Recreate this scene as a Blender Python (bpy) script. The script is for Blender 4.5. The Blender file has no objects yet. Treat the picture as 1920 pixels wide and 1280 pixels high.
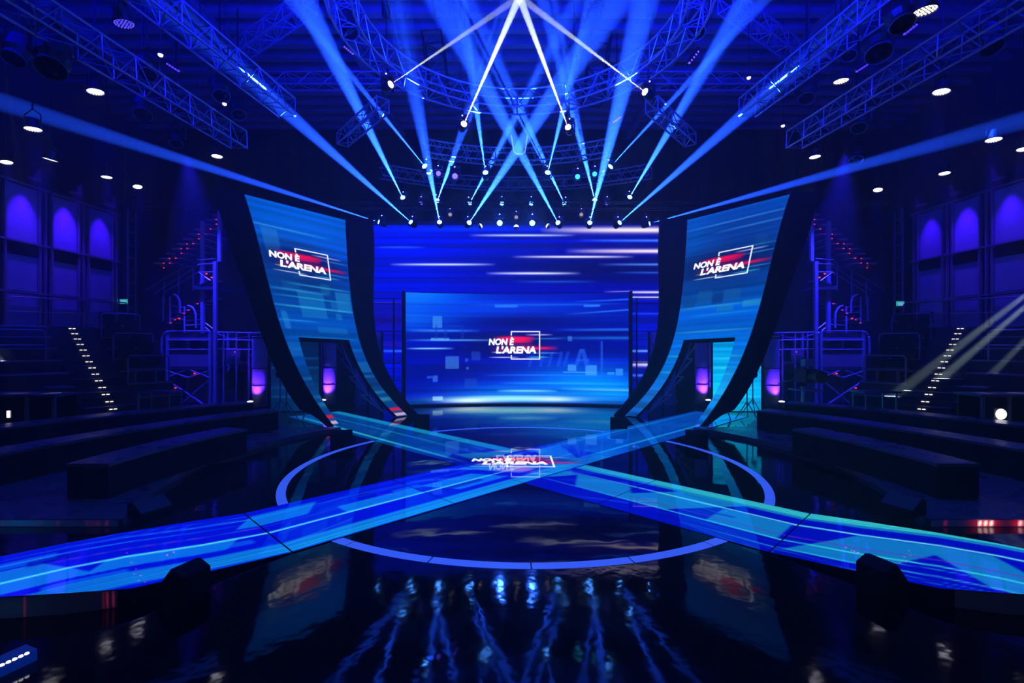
import bpy, bmesh, math, random
import numpy as np
from mathutils import Vector, Matrix, Quaternion
random.seed(7); rng = np.random.default_rng(7)
SC = bpy.context.scene
COL = SC.collection
PI = math.pi

# ------------------------------------------------------------------ camera, world, exposure
CAMZ = 2.0
F, CX, CY = 900.0, 958.0, 645.0          # focal length and principal point in 1920x1280 pixels
cd = bpy.data.cameras.new('camera'); cam = bpy.data.objects.new('camera', cd); COL.objects.link(cam)
cd.sensor_width = 36; cd.lens = 36 * F / 1920
cd.shift_x = (960 - CX) / 1920; cd.shift_y = (CY - 640) / 1920
cd.clip_start = 0.05; cd.clip_end = 200
cam.location = (0, 0, CAMZ); cam.rotation_euler = (PI / 2, 0, 0)
SC.camera = cam
SC.view_settings.view_transform = 'Standard'; SC.view_settings.look = 'None'
SC.view_settings.exposure = 0; SC.view_settings.gamma = 1; SC.view_settings.use_curve_mapping = False
cy = SC.cycles
cy.use_denoising = True; cy.max_bounces = 5; cy.diffuse_bounces = 2; cy.glossy_bounces = 3
cy.transmission_bounces = 2; cy.volume_bounces = 0; cy.transparent_max_bounces = 6
cy.sample_clamp_indirect = 4.0; cy.caustics_reflective = False; cy.caustics_refractive = False
try: cy.use_light_tree = True
except Exception: pass

HAZE = 0.013
W = bpy.data.worlds.new('world'); SC.world = W; W.use_nodes = True
nt = W.node_tree; nt.nodes.clear()
wo = nt.nodes.new('ShaderNodeOutputWorld'); bg = nt.nodes.new('ShaderNodeBackground')
bg.inputs[0].default_value = (0, 0, 0, 1); bg.inputs[1].default_value = 0
vs = nt.nodes.new('ShaderNodeVolumeScatter'); vs.inputs['Color'].default_value = (1, 1, 1, 1)
vs.inputs['Density'].default_value = HAZE; vs.inputs['Anisotropy'].default_value = 0.5
nt.links.new(bg.outputs[0], wo.inputs[0]); nt.links.new(vs.outputs[0], wo.inputs['Volume'])

BEAM = 1300000.0        # moving head power (as if over the whole sphere; only a few degrees are let out)
WHITE = 500000.0
def spot(loc, target, power, color, angle, blend=0.3, radius=0.03):
    l = bpy.data.lights.new('spot_beam', 'SPOT'); l.energy = power; l.color = color
    l.spot_size = math.radians(angle); l.spot_blend = blend; l.shadow_soft_size = radius
    o = bpy.data.objects.new('spot_beam', l); COL.objects.link(o); o.location = loc
    d = Vector(target) - Vector(loc); o.rotation_euler = d.to_track_quat('-Z', 'Y').to_euler()
    return o
def area(loc, target, power, color, sx, sy):
    l = bpy.data.lights.new('added_fill_light', 'AREA'); l.shape = 'RECTANGLE'; l.size = sx; l.size_y = sy
    l.energy = power; l.color = color
    o = bpy.data.objects.new('added_fill_light', l); COL.objects.link(o); o.location = loc
    d = Vector(target) - Vector(loc); o.rotation_euler = d.to_track_quat('-Z', 'Y').to_euler()
    return o

def P(px, py, Y):
    return ((px - CX) * Y / F, Y, CAMZ - (py - CY) * Y / F)
def G(px, py, z=0.0):
    Y = F * (CAMZ - z) / (py - CY)
    return ((px - CX) * Y / F, Y, z)
X0 = 0.15
def mx(p): return (2 * X0 - p[0],) + tuple(p[1:])
BLUE = (0.03, 0.06, 1.0); DEEP = (0.01, 0.0, 1.0)

# added area fills without fixtures, to brighten ceiling, trusses and sides
area((-3.6, 6.5, 8.0), (-3.6, 9.5, 10.4), 1500, (0.003, 0.004, 1.0), 3.0, 1.5)
area((3.9, 6.5, 8.0), (3.9, 9.5, 10.4), 1500, (0.003, 0.004, 1.0), 3.0, 1.5)
area((0.2, 8.0, 6.9), (0.2, 13.0, 10.4), 500, (0.004, 0.03, 1.0), 3.0, 1.0)
area((-9.0, 9.0, 9.4), (-9.0, 12.0, 0), 150, (0.0, 0.0, 1.0), 3.0, 3.0)
area((9.3, 9.0, 9.4), (9.3, 12.0, 0), 150, (0.0, 0.0, 1.0), 3.0, 3.0)

# ------------------------------------------------------------------ materials
def lin1(c): return c / 12.92 if c <= 0.04045 else ((c + 0.055) / 1.055) ** 2.4
def S(r, g, b): return (lin1(r / 255), lin1(g / 255), lin1(b / 255))
def pmat(name, base, rough=0.5, metal=0.0, spec=0.5, noise=0.0, scale=8.0, bump=0.0, bscale=3.0, rvar=0.0):
    m = bpy.data.materials.new(name); m.use_nodes = True
    t = m.node_tree; b = t.nodes['Principled BSDF']
    b.inputs['Base Color'].default_value = (*base, 1); b.inputs['Roughness'].default_value = rough
    b.inputs['Metallic'].default_value = metal; b.inputs['Specular IOR Level'].default_value = spec
    tc = t.nodes.new('ShaderNodeTexCoord')
    if noise or rvar:
        n = t.nodes.new('ShaderNodeTexNoise'); n.inputs['Scale'].default_value = scale; n.inputs['Detail'].default_value = 4
        t.links.new(tc.outputs['Object'], n.inputs['Vector'])
        if noise:
            r = t.nodes.new('ShaderNodeMix'); r.data_type = 'RGBA'
            r.inputs['A'].default_value = (*[c * (1 - noise) for c in base], 1)
            r.inputs['B'].default_value = (*[min(1, c * (1 + noise)) for c in base], 1)
            t.links.new(n.outputs['Fac'], r.inputs['Factor']); t.links.new(r.outputs['Result'], b.inputs['Base Color'])
        if rvar:
            mr = t.nodes.new('ShaderNodeMapRange'); mr.inputs['From Min'].default_value = 0.35; mr.inputs['From Max'].default_value = 0.7
            mr.inputs['To Min'].default_value = rough; mr.inputs['To Max'].default_value = rough + rvar
            t.links.new(n.outputs['Fac'], mr.inputs['Value']); t.links.new(mr.outputs['Result'], b.inputs['Roughness'])
    if bump:
        n2 = t.nodes.new('ShaderNodeTexNoise'); n2.inputs['Scale'].default_value = bscale; n2.inputs['Detail'].default_value = 2
        bp = t.nodes.new('ShaderNodeBump'); bp.inputs['Strength'].default_value = 1; bp.inputs['Distance'].default_value = bump
        t.links.new(tc.outputs['Object'], n2.inputs['Vector']); t.links.new(n2.outputs['Fac'], bp.inputs['Height'])
        t.links.new(bp.outputs['Normal'], b.inputs['Normal'])
    return m
def emat(name, color, strength, sample=False):
    m = bpy.data.materials.new(name); m.use_nodes = True
    b = m.node_tree.nodes['Principled BSDF']
    b.inputs['Base Color'].default_value = (0.01, 0.01, 0.01, 1); b.inputs['Roughness'].default_value = 0.3
    b.inputs['Emission Color'].default_value = (*color, 1); b.inputs['Emission Strength'].default_value = strength
    if not sample: m.cycles.emission_sampling = 'NONE'
    return m
def ledmat(name, strength=1.0, rough=0.45, floor=False):
    m = bpy.data.materials.new(name); m.use_nodes = True
    t = m.node_tree; b = t.nodes['Principled BSDF']
    b.inputs['Base Color'].default_value = (0.004, 0.004, 0.006, 1)
    b.inputs['Roughness'].default_value = rough
    b.inputs['Specular IOR Level'].default_value = 0.65 if floor else 0.15
    a = t.nodes.new('ShaderNodeAttribute'); a.attribute_name = 'led'
    t.links.new(a.outputs['Color'], b.inputs['Emission Color']); b.inputs['Emission Strength'].default_value = strength
    m.cycles.emission_sampling = 'NONE'      # the scene's light tree stays small; bounced rays still gather this light
    return m
M = dict(
    floor=pmat('glossy_black_floor', (0.0035, 0.0035, 0.005), 0.042, 0, 0.42, noise=0.3, scale=1.5, bump=0.0016, bscale=5.0, rvar=0.05),
    disc=pmat('polished_black_disc', (0.0035, 0.0035, 0.005), 0.02, 0, 0.42, noise=0.3, scale=1.5, bump=0.0022, bscale=1.8, rvar=0.03),
    wall=pmat('dark_wall', (0.03, 0.03, 0.035), 0.8, noise=0.3, scale=2),
    curtain=pmat('black_curtain', (0.006, 0.006, 0.008), 0.95, spec=0.1, noise=0.3, scale=6),
    ceil=pmat('ceiling_sheet', (0.30, 0.30, 0.33), 0.7, noise=0.5, scale=1.2),
    beam=pmat('ceiling_steel', (0.22, 0.22, 0.25), 0.5, 0.3, noise=0.3, scale=3),
    alu=pmat('truss_aluminium', (0.38, 0.40, 0.43), 0.35, 0.7, noise=0.2, scale=9),
    tube=pmat('grey_steel_tube', (0.35, 0.36, 0.4), 0.4, 0.5, noise=0.2, scale=9),
    black=pmat('black_metal', (0.012, 0.012, 0.014), 0.4, 0.2, noise=0.3, scale=12),
    bench=pmat('black_gloss_bench', (0.16, 0.16, 0.18), 0.25, noise=0.3, scale=3, rvar=0.15),
    matt=pmat('matt_black_paint', (0.010, 0.010, 0.013), 0.75, spec=0.2, noise=0.4, scale=20, bump=0.002, bscale=60),
    grille=pmat('speaker_grille', (0.12, 0.12, 0.13), 0.8, spec=0.3, noise=0.6, scale=90, bump=0.002, bscale=120),
    deck=pmat('dark_deck', (0.03, 0.03, 0.035), 0.55, noise=0.4, scale=5),
    cloth=pmat('pale_wall_cloth', (0.30, 0.30, 0.42), 0.9, noise=0.15, scale=25),
    column=pmat('pale_column_cloth', (0.5, 0.48, 0.55), 0.85, noise=0.15, scale=12),
    wood=pmat('brown_plywood', (0.16, 0.12, 0.11), 0.7, noise=0.35, scale=4),
    glass=pmat('dark_lens_glass', (0.01, 0.01, 0.012), 0.06, noise=0.1, scale=2),
    desk=pmat('glossy_desk_top', (0.16, 0.16, 0.2), 0.22, noise=0.2, scale=3),
    led=ledmat('led_wall', 1.35), ledtower=ledmat('led_portal', 1.05), ledfloor=ledmat('led_floor', 1.1, 0.012, True),
    eblue=emat('blue_white_lens', (0.05, 0.26, 1.0), 45), ewhite=emat('white_lens', (1.0, 0.9, 0.6), 8),
    epar=emat('violet_white_leds', (0.62, 0.58, 1.0), 3.2), edim=emat('dim_blue_leds', (0.08, 0.06, 1.0), 1.4),
    estar=emat('bright_cyan_lens', (0.06, 0.38, 1.0), 32), ecyan=emat('cyan_lens', (0.03, 0.45, 0.9), 3), eind=emat('blue_lens', (0.08, 0.05, 1.0), 6),
    edot=emat('white_pilot_led', (0.8, 0.85, 1.0), 2.5), ered=emat('red_step_led', (1.0, 0.03, 0.03), 2.0),
    estep=emat('warm_step_led', (1.0, 0.92, 0.8), 2.2), ewarm=emat('warm_bulb', (0.6, 0.5, 0.3), 0.7),
    elogo=emat('white_led_lettering', (0.92, 0.93, 1.0), 1.35), eframe=emat('white_led_frame', (0.8, 0.85, 1.0), 1.2),
    ering=emat('blue_light_strip', S(50, 88, 240), 1.0, True), egreen=emat('green_exit_face', (0.01, 0.55, 0.35), 0.9),
    eexit=emat('exit_pictogram', (0.25, 0.4, 1.0), 1.0),
)

# ------------------------------------------------------------------ mesh helpers
LOC = {}
class MB:
    def __init__(s, mirror=False): s.v = []; s.f = []; s.m = mirror
    def add(s, vs, fs):
        o = len(s.v); s.v += [tuple(v) for v in vs]; s.f += [[i + o for i in f] for f in fs]; return s
    def box(s, c, d, rz=0.0, mat=None):
        x, y, z = d[0] / 2, d[1] / 2, d[2] / 2; ca, sa = math.cos(rz), math.sin(rz); vs = []
        for dz in (-z, z):
            for dx, dy in ((-x, -y), (x, -y), (x, y), (-x, y)):
                p = Vector((dx * ca - dy * sa, dx * sa + dy * ca, dz))
                if mat is not None: p = mat @ p
                vs.append((c[0] + p.x, c[1] + p.y, c[2] + p.z))
        return s.add(vs, [(0, 3, 2, 1), (4, 5, 6, 7), (0, 1, 5, 4), (1, 2, 6, 5), (2, 3, 7, 6), (3, 0, 4, 7)])
    def tube(s, pts, r, n=6, closed=False):
        pts = [Vector(p) for p in pts]; N = len(pts); rings = []
        for i, p in enumerate(pts):
            a = pts[(i - 1) % N] if (closed or i > 0) else p
            b = pts[(i + 1) % N] if (closed or i < N - 1) else p
            t = (b - a); t = t.normalized() if t.length > 1e-9 else Vector((0, 0, 1))
            up = Vector((0, 0, 1)) if abs(t.z) < 0.9 else Vector((1, 0, 0))
            e1 = t.cross(up).normalized(); e2 = t.cross(e1)
            rings.append([p + r * (math.cos(2 * PI * k / n) * e1 + math.sin(2 * PI * k / n) * e2) for k in range(n)])
        vs = [q for rg in rings for q in rg]; fs = []
        for i in range(N if closed else N - 1):
            j = (i + 1) % N
            for k in range(n): fs.append((i * n + k, i * n + (k + 1) % n, j * n + (k + 1) % n, j * n + k))
        if not closed: fs += [tuple(range(n - 1, -1, -1)), tuple((N - 1) * n + k for k in range(n))]
        return s.add(vs, fs)
    def lathe(s, prof, c=(0, 0, 0), n=20, q=None, cap=True):
        vs = []; fs = []
        for r, z in prof:
            for k in range(n):
                p = Vector((r * math.cos(2 * PI * k / n), r * math.sin(2 * PI * k / n), z))
                if q is not None: p = q @ p
                vs.append((c[0] + p.x, c[1] + p.y, c[2] + p.z))
        for i in range(len(prof) - 1):
            for k in range(n): fs.append((i * n + k, i * n + (k + 1) % n, (i + 1) * n + (k + 1) % n, (i + 1) * n + k))
        if cap: fs += [tuple(range(n - 1, -1, -1)), tuple((len(prof) - 1) * n + k for k in range(n))]
        return s.add(vs, fs)
    def prism(s, poly, z0, z1):
        n = len(poly)
        zb = z0 if hasattr(z0, '__len__') else [z0] * n; zt = z1 if hasattr(z1, '__len__') else [z1] * n
        vs = [(p[0], p[1], zb[i]) for i, p in enumerate(poly)] + [(p[0], p[1], zt[i]) for i, p in enumerate(poly)]
        return s.add(vs, [tuple(range(n - 1, -1, -1)), tuple(range(n, 2 * n))] + [(i, (i + 1) % n, n + (i + 1) % n, n + i) for i in range(n)])
    def prismY(s, poly, y0, y1):     # polygon in XZ extruded along Y
        n = len(poly); vs = [(p[0], y0, p[1]) for p in poly] + [(p[0], y1, p[1]) for p in poly]
        return s.add(vs, [tuple(range(n)), tuple(range(2 * n - 1, n - 1, -1))] + [(i, n + i, n + (i + 1) % n, (i + 1) % n) for i in range(n)])
    def build(s, name, mat, parent=None, smooth=False, colors=None, bevel=0.0):
        v = s.v; f = s.f
        if s.m: v = [mx(p) for p in v]; f = [list(reversed(q)) for q in f]
        o3 = LOC.get(parent.name, (0, 0, 0)) if parent else (0, 0, 0)
        v = [(p[0] - o3[0], p[1] - o3[1], p[2] - o3[2]) for p in v]
        me = bpy.data.meshes.new(name); me.from_pydata(v, [], f); me.update()
        if colors is not None:
            at = me.color_attributes.new('led', 'FLOAT_COLOR', 'POINT')
            c4 = np.ones((len(v), 4), np.float32); c4[:, :3] = colors; at.data.foreach_set('color', c4.ravel())
        me.materials.append(M[mat] if isinstance(mat, str) else mat)
        if smooth: me.polygons.foreach_set('use_smooth', [True] * len(me.polygons))
        o = bpy.data.objects.new(name, me); COL.objects.link(o)
        if bevel:
            b = o.modifiers.new('bevel', 'BEVEL'); b.width = bevel; b.segments = 2; b.limit_method = 'ANGLE'
        if parent: o.parent = parent; LOC[o.name] = o3
        return o
def tag(o, label=None, cat=None, group=None, kind=None):
    if label: o['label'] = label
    if cat: o['category'] = cat
    if group: o['group'] = group
    if kind: o['kind'] = kind
    return o
def thing(name, label, cat, loc=(0, 0, 0), group=None, mirror=False):
    o = bpy.data.objects.new(name, None); COL.objects.link(o); o.empty_display_size = 0.1
    if mirror: loc = mx(loc)
    o.location = loc; LOC[o.name] = tuple(loc); return tag(o, label, cat, group)
def copy_tree(o, parent=None):
    c = o.copy(); COL.objects.link(c); c.parent = parent
    for k in ('label', 'group'):
        if k in c.keys() and parent is None: del c[k]
    LOC[c.name] = LOC.get(o.name, (0, 0, 0))
    for ch in [x for x in bpy.data.objects if x.parent == o]: copy_tree(ch, c)
    return c
SIDE = {False: 'left', True: 'right'}
def ordn(i): return ['first', 'second', 'third', 'fourth', 'fifth', 'sixth', 'seventh', 'eighth', 'ninth', 'tenth'][i]

# ------------------------------------------------------------------ pictures shown on LED surfaces
def srgb2lin(c): return np.where(c <= 0.04045, c / 12.92, ((np.maximum(c, 0) + 0.055) / 1.055) ** 2.4)
class Pic:
    def __init__(s, X, Y, base): s.X = X; s.Y = Y; s.c = np.zeros((X.size, 3)) + np.array(base) / 255.0
    def mix(s, a, col): a = np.clip(a, 0, 1)[:, None]; s.c = s.c * (1 - a) + a * np.array(col) / 255.0
    def blob(s, x, y, wx, wy, col, a=1.0): s.mix(a * np.exp(-((s.X - x) / wx) ** 2 - ((s.Y - y) / wy) ** 2), col)
    def rect(s, x0, x1, y0, y1, col, a=1.0, e=0.6, shear=0.0):
        X = s.X + shear * (s.Y - (y0 + y1) / 2)
        g = np.clip((X - x0) / e + 0.5, 0, 1) * np.clip((x1 - X) / e + 0.5, 0, 1) * np.clip((s.Y - y0) / e + 0.5, 0, 1) * np.clip((y1 - s.Y) / e + 0.5, 0, 1)
        s.mix(a * g, col)
    def streak(s, x0, x1, y, h, col, a=1.0, k=0.0):
        t = np.clip((s.X - x0) / (x1 - x0), 0, 1); env = np.sin(PI * t) ** 0.6
        yy = y + k * (s.X - x0)
        s.mix(a * env * np.exp(-((s.Y - yy) / h) ** 2) * ((s.X > x0) & (s.X < x1)), col)
    def lines(s, amp, per=3.0, seed=0):      # fine random scan streaks
        r = np.random.default_rng(seed); n = 400; tab = r.normal(0, 1, n)
        q = (s.Y / per) % (n - 1); i = q.astype(int); f = q - i
        s.c = np.clip(s.c * (1 + amp * (tab[i] * (1 - f) + tab[i + 1] * f))[:, None], 0, 1)
    def lin(s): return srgb2lin(np.clip(s.c, 0, 1))
def logo_brush(p, ax, ay, sx, sy):
    # red brush strokes behind the lettering; (ax, ay) the logo origin, sx, sy its scale in the picture's units
    def st(a0, a1, b, h, col, al=1.0): p.streak(*(sorted((ax + a0 * sx, ax + a1 * sx))), ay + b * sy, abs(h * sy), col, al)
    p.blob(ax + 0.05 * sx, ay + 0.05 * sy, abs(0.75 * sx), abs(0.22 * sy), (0, 5, 60), 0.75)
    st(-0.42, 0.42, 0.145, 0.028, (255, 0, 60)); st(-0.32, 0.40, 0.115, 0.04, (255, 0, 70)); st(-0.25, 0.36, 0.07, 0.03, (225, 0, 80))
    st(0.0, 0.85, -0.055, 0.03, (255, 0, 70)); st(-0.45, 0.5, -0.08, 0.03, (220, 0, 90), 0.8); st(-0.4, 0.5, 0.0, 0.03, (150, 0, 90), 0.6)
    st(0.2, 0.75, 0.205, 0.012, (190, 190, 255)); st(0.3, 0.95, 0.13, 0.012, (60, 150, 230), 0.8); st(-0.5, 0.1, -0.235, 0.010, (220, 225, 255))
    st(0.2, 0.7, -0.232, 0.012, (40, 190, 230)); st(-0.45, -0.1, -0.135, 0.010, (230, 230, 120)); st(0.3, 0.9, -0.15, 0.010, (60, 140, 220))

def grid_part(name, Sf, us, vs, picf, parent, mat='led', flip=False):
    """LED surface: Sf(u, v) -> point, picf(U, V) -> linear colours at every grid vertex."""
    nu, nv = len(us), len(vs); m = MB()
    for v in vs:
        for u in us: m.v.append(Sf(u, v))
    for j in range(nv - 1):
        for i in range(nu - 1):
            q = (j * nu + i, j * nu + i + 1, (j + 1) * nu + i + 1, (j + 1) * nu + i)
            m.f.append(q[::-1] if flip else q)
    U = np.tile(np.array(us), nv); V = np.repeat(np.array(vs), nu)
    return m.build(name, mat, parent, colors=picf(U, V))

_txt = {}
def text_tris(s):
    if s in _txt: return _txt[s]
    cu = bpy.data.curves.new('t', 'FONT'); cu.body = s; cu.offset = 0.05; cu.shear = 0.14; cu.space_character = 0.98; cu.resolution_u = 3
    ob = bpy.data.objects.new('t', cu); COL.objects.link(ob)
    dg = bpy.context.evaluated_depsgraph_get(); me = bpy.data.meshes.new_from_object(ob.evaluated_get(dg))
    bm = bmesh.new(); bm.from_mesh(me); bmesh.ops.triangulate(bm, faces=bm.faces)
    v = [(q.co.x, q.co.y) for q in bm.verts]; f = [tuple(x.index for x in fc.verts) for fc in bm.faces]
    bm.free(); bpy.data.objects.remove(ob); bpy.data.curves.remove(cu); bpy.data.meshes.remove(me)
    x0 = min(q[0] for q in v); x1 = max(q[0] for q in v); y0 = min(q[1] for q in v)
    _txt[s] = (v, f, x0, x1, y0, max(q[1] for q in v)); return _txt[s]
def logo(parent, Mf):
    """lettering and frame as thin lit shapes; Mf(a, b) -> point"""
    for s, a0, a1, b0, b1 in (('NON \u00c8', -0.50, -0.005, 0.0, 0.165), ("L'ARENA", -0.36, 0.425, -0.16, -0.015)):
        v, f, x0, x1, y0, y1 = text_tris(s); m = MB()
        # the accent rises above cap height
        m.add([Mf(a0 + (x - x0) / (x1 - x0) * (a1 - a0), b0 + (y - y0) / (y1 - y0) * (b1 - b0)) for x, y in v], f)
        m.build('lettering', 'elogo', parent)
    m = MB(); t = 0.023
    def bar(a0, a1, b0, b1):
        n = 8; vs = []; fs = []
        for i in range(n + 1):
            k = i / n
            if (a1 - a0) > (b1 - b0): vs += [Mf(a0 + (a1 - a0) * k, b0), Mf(a0 + (a1 - a0) * k, b1)]
            else: vs += [Mf(a1, b0 + (b1 - b0) * k), Mf(a0, b0 + (b1 - b0) * k)]
        for i in range(n): fs.append((2 * i, 2 * i + 2, 2 * i + 3, 2 * i + 1))
        m.add(vs, fs)
    bar(-0.07, 0.5, 0.28 - t, 0.28); bar(-0.07, 0.5, -0.28, -0.28 + t); bar(0.5 - t, 0.5, -0.28, 0.28)
    bar(-0.07, -0.07 + t, 0.19, 0.28); bar(-0.07, -0.07 + t, -0.28, -0.19)
    m.build('square_frame', 'eframe', parent)

# ------------------------------------------------------------------ room shell
def struct(name, mb, mat, **k): return tag(mb.build(name, mat, **k), kind='structure')
XL, XR, YB, YF, ZC = -14.0, 14.3, 20.0, -4.0, 10.4
struct('floor', MB().box(((XL + XR) / 2, 8, -0.1), (XR - XL, 24, 0.2)), 'floor')
struct('wall_left', MB().box((XL - 0.1, 8, 5.2), (0.2, 24.4, 10.8)), 'wall')
struct('wall_right', MB().box((XR + 0.1, 8, 5.2), (0.2, 24.4, 10.8)), 'wall')
struct('wall_back', MB().box((0.15, YB + 0.1, 5.2), (28.3, 0.2, 10.4)), 'wall')
struct('wall_front', MB().box((0.15, YF - 0.1, 5.2), (28.3, 0.2, 10.4)), 'wall')
ceil = struct('ceiling', MB().box((0.15, 8, ZC + 0.1), (28.3, 24, 0.2)), 'ceil')
for i in range(22):
    y = 5.0 + i * 0.62
    MB().box((0.15, y, ZC - 0.14), (28.2, 0.10, 0.28)).box((0.15, y, ZC - 0.29), (28.2, 0.2, 0.03)).build('ceiling_joist', 'beam', ceil)
for x in (-11, -7.5, -4.2, 4.5, 7.8, 11.3):
    MB().box((x, 11, ZC - 0.5), (0.22, 17.8, 0.03)).box((x, 11, ZC - 0.4), (0.05, 17.8, 0.2)).box((x, 11, ZC - 0.31), (0.22, 17.8, 0.03)).build('ceiling_girder', 'beam', ceil)

# black masking curtain that closes the top of the set
mc = MB(); pts = []
for i in range(161):
    x = -13.6 + 27.4 * i / 160; pts.append((x, 18.6 + 0.10 * math.sin(i * 1.35)))
vs = []; 
for x, y in pts: vs += [(x, y, 5.6), (x, y, ZC)]
mc.add(vs, [(2 * i, 2 * i + 2, 2 * i + 3, 2 * i + 1) for i in range(160)])
tag(mc.build('black_curtain', 'curtain', smooth=True), 'wide black masking curtain hanging above and behind the big back screen', 'curtain')

# ------------------------------------------------------------------ back LED wall
t = thing('led_wall', 'huge blue back wall screen showing white light streaks behind the centre screen', 'screen', (X0, 17.5, 0))
def pic_back(U, V):
    X = 690 + 545 * U; Y = 770 - 350 * V
    p = Pic(X, Y, (0, 0, 150))
    p.blob(740, 450, 190, 120, (0, 15, 235), 0.95); p.blob(720, 720, 60, 60, (0, 5, 215), 0.9); p.blob(1210, 640, 60, 50, (0, 10, 190), 0.8)
    p.blob(1130, 515, 190, 28, (0, 0, 60), 0.8); p.blob(1190, 450, 60, 10, (0, 10, 150), 0.7); p.blob(720, 620, 60, 30, (25, 10, 130), 0.6)
    p.blob(880, 428, 150, 6, (0, 60, 255), 0.6)
    p.lines(0.16, 3.2, 3)
    for a in ((1010, 1400, 431, 6.5, (255, 240, 235)), (1080, 1420, 453, 2.6, (60, 130, 255)), (1060, 1420, 475, 4.5, (255, 235, 235)),
              (960, 1190, 487, 2.4, (235, 240, 255)), (1120, 1400, 503, 2.4, (80, 140, 240)), (730, 930, 503, 2.3, (215, 235, 255)),
              (880, 1080, 442, 2.3, (190, 220, 255)), (910, 1090, 521.5, 2.6, (220, 235, 255)), (700, 800, 467, 1.8, (30, 90, 255)), (960, 1120, 539, 2, (20, 80, 190)),
              (1130, 1330, 561, 2.6, (220, 220, 255)), (1130, 1330, 572, 2.4, (210, 215, 255)), (1150, 1320, 712, 5, (225, 215, 255)),
              (1150, 1320, 684, 2.5, (110, 170, 255)), (690, 820, 684, 2.5, (40, 100, 255)), (690, 790, 670, 6, (25, 10, 160)), (1150, 1330, 520, 2, (30, 90, 200)),
              (640, 790, 584, 2, (60, 40, 200)), (1150, 1300, 606, 2, (30, 60, 230)), (1150, 1300, 735, 3, (60, 120, 255))):
        p.streak(*a, a=1.0)
    return p.lin()
xa, xb = (690 - CX) * 17.5 / F, (1235 - CX) * 17.5 / F
grid_part('screen_face', lambda u, v: (xa + (xb - xa) * u, 17.5, 0.25 + 6.1 * v), np.linspace(0, 1, 260), np.linspace(0, 1, 220), pic_back, t)
MB().box(((xa + xb) / 2, 17.62, 3.25), (xb - xa + 0.1, 0.2, 6.5)).build('screen_cabinet', 'black', t)

# framed glazed gates standing left and right of the centre screen
for mir in (False, True):
    t = thing('gate_frame', 'slim black steel grid frame standing on the %s of the centre screen' % SIDE[mir], 'frame', (-4.3, 16.6, 0), mirror=mir)
    for x in (-4.85, -4.05, -3.62, -3.45): MB(mir).box((x, 16.6, 1.8), (0.04, 0.05, 3.6)).build('upright', 'black', t)
    for z in (3.58, 3.40, 2.45, 1.35, 0.75): MB(mir).box((-4.15, 16.6, z), (1.44, 0.04, 0.03)).build('crossbar', 'black', t)

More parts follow.
